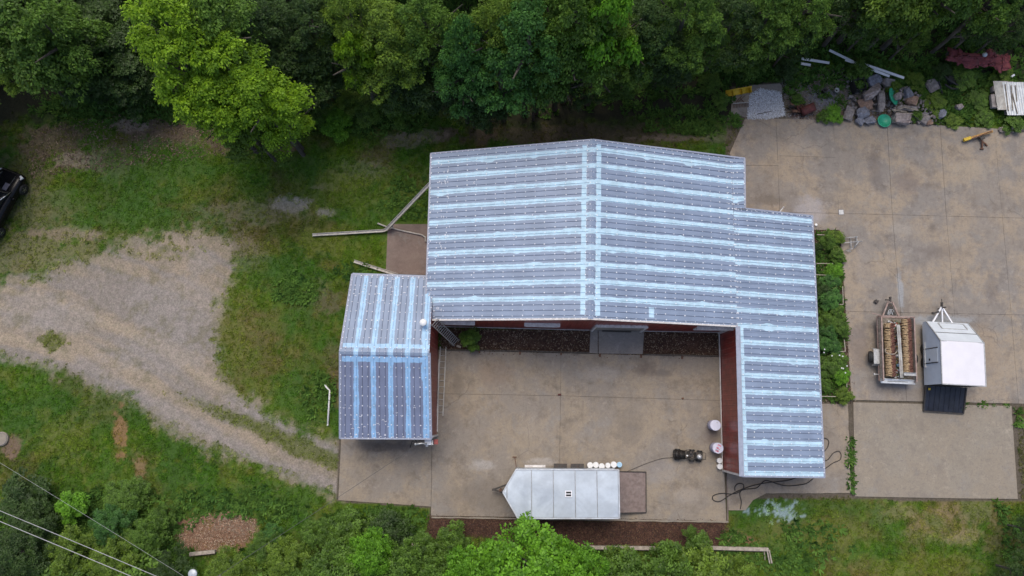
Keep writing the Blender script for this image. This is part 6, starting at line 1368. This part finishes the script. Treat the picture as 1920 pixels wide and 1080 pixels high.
def tuft(seed, n, r, h, w, mat_):
    rs = np.random.RandomState(seed); V = []; Fc = []
    for i in range(n):
        a = rs.rand() * 6.283; b = rs.rand() * r * .6; ca, sa = math.cos(a), math.sin(a); x, y = b * ca, b * sa; q2 = r * (.4 + rs.rand() * .8); hh = h * (.4 + .8 * rs.rand()); ww = w * (.7 + .6 * rs.rand())
        k = len(V); V += [(x - sa * ww, y + ca * ww, 0), (x + sa * ww, y - ca * ww, 0), (x + ca * q2 + sa * ww * .6, y + sa * q2 - ca * ww * .6, hh), (x + ca * q2 - sa * ww * .6, y + sa * q2 + ca * ww * .6, hh)]; Fc.append((k, k + 1, k + 2, k + 3))
    me = bpy.data.meshes.new('tuft'); me.from_pydata(V, [], Fc); me.materials.append(mat_); return bpy.data.objects.new('tuft', me)
M['grass'] = attr_mat('grass_blades', 'gcol', .85, 'INSTANCER', speck=False); M['grass'].node_tree.nodes['Principled BSDF'].inputs['Specular IOR Level'].default_value = .08
grassp = [tuft(i, 12, .075, .05, .012, M['grass']) for i in range(4)]
weedp = [tuft(i + 20, 16, .16, .14, .035, M['grass']) for i in range(4)]
rs = np.random.RandomState(5)
def onslab(px, py):
    k = np.zeros(px.shape, bool)
    allp = SLABS['court'] + SLABS['west'] + polys + [[(1600, 752), (1900, 760), (1911, 938), (1602, 934)], [(1380, 757), (1592, 757), (1597, 927), (1437, 927), (1398, 958), (1364, 958)], [(723, 420), (806, 420), (806, 516), (723, 513)], [(1372, 165), (1465, 156), (1471, 222), (1395, 222)]]
    for p in allp: k |= polydist(px, py, p) > -5.0
    for p in ([(812, 300), (1110, 275), (1385, 305), (1385, 400), (1512, 415), (1530, 885), (1380, 880), (1375, 620), (815, 615)], [(665, 530), (812, 530), (812, 815), (648, 815)]): k |= polydist(px, py, p) > 0
    return k
n = 190000
x = rs.uniform(-35, 35, n); y = rs.uniform(-12, 27.5, n); ppx, ppy, cc, gg = ground_fields(x, y)
keep = (rs.rand(n) < gg) & ~onslab(ppx, ppy) & (ppy > 60)
P = np.stack([x, y, np.full(n, -.06)], -1)[keep]; C = cc[keep] * (.65 + .8 * rs.rand(keep.sum(), 1)) * np.array([[.98, 1.12, .6]])
inst_object('lawn_grass', P, C, grassp, (.6, 1.6), 'short mown mixed grass of the lawn around the buildings and drive', 'grass', 3)
# taller weeds along edges
n = 90000
x = rs.uniform(-35, 35, n); y = rs.uniform(-12, 27.5, n); ppx, ppy, cc, gg = ground_fields(x, y)
wz = np.zeros(n); nz = fbm(x, y, .8, 4, 300)
for (cx, cy, rx, ry, k) in [(690, 215, 150, 40, 1), (250, 195, 200, 40, .9), (1300, 225, 110, 32, .8), (1820, 190, 130, 50, 1), (1720, 140, 120, 40, .7), (1440, 130, 110, 40, 1), (100, 950, 140, 40, .8), (400, 950, 160, 40, .6), (700, 975, 110, 30, 1), (200, 1010, 280, 60, 1), (1330, 1040, 120, 40, .8), (1910, 1010, 50, 60, .4), (1880, 900, 20, 120, .6), (1560, 540, 45, 200, .7), (1562, 705, 40, 60, .9), (560, 540, 60, 40, .6), (590, 740, 50, 60, .4), (1500, 1030, 90, 60, .5), (760, 380, 60, 60, .4), (1595, 870, 5, 90, .9), (1720, 760, 200, 4, .35), (1820, 760, 90, 5, 1), (1903, 830, 8, 100, .9), (960, 80, 1100, 130, .6), (650, 510, 50, 16, .5)]:
    wz = np.maximum(wz, k * (1 - sstep(np.hypot((ppx - cx) / rx, (ppy - cy) / ry) + (nz - .5) * .9, .6, 1.05)))
slabk = onslab(ppx, ppy) & ~((np.abs(ppx - 1596) < 5) & (ppy > 755)) & ~((np.abs(ppy - 759) < 3) & (ppx > 1740) & (ppx < 1905))
roadk = polydist(ppx, ppy, ROAD) > -10
keep = (rs.rand(n) < wz) & ~slabk & ~roadk & (polydist(ppx, ppy, BED1) < 0) & (np.hypot((ppx - 405) / 85, (ppy - 1000) / 40) + (nz - .5) * 1.4 > .85) & (polydist(ppx, ppy, BED2) < 0) & (np.hypot((ppx - 1458) / 40, (ppy - 958) / 20) > 1)
P = np.stack([x, y, np.full(n, -.06)], -1)[keep]; m_ = keep.sum(); tone = rs.rand(m_, 1)
C = (np.array([[.04, .095, .02]]) * (1 - tone) + np.array([[.10, .19, .035]]) * tone) * (.7 + .5 * rs.rand(m_, 1))
C = C * (.55 + .45 * np.clip((P[:, 1:2] * 0 + 1), 0, 1))
inst_object('weed_cover', P, C, weedp, (.5, 1.7), 'leafy weeds and ground cover along the wood edges and beds', 'weeds', 4)

# woods and thickets that carry on past the edges of the photo
prot = [bpy.data.objects.new('crown', CM[k][i]) for k, i in (('round', 0), ('fine', 1), ('fine', 2), ('loose', 1))]
rs = np.random.RandomState(12); PP = []
for (y0, y1, x0, x1, stp) in ((-620, -75, -500, 2500, 120), (1190, 1500, -500, 1350, 105)):
    for yy in np.arange(y0, y1, stp * .8):
        for xx in np.arange(x0, x1, stp): q_ = at(xx + rs.uniform(-40, 40), yy + rs.uniform(-30, 30), 6 if y0 < 0 else 3); PP.append((q_.x, q_.y, 7.5 + rs.rand() * 2 if y0 < 0 else 3.6 + rs.rand()))
for yy in np.arange(-60, 300, 70): q_ = at(-130 + rs.uniform(-30, 30), yy, 4); PP.append((q_.x, q_.y, 6.5))
PP = np.array(PP); bw = inst_object('woods_beyond', PP, np.ones((len(PP), 3)), prot, (2.4, 3.4), 'dense woods continuing beyond the edges of the photo', 'woods', 8)
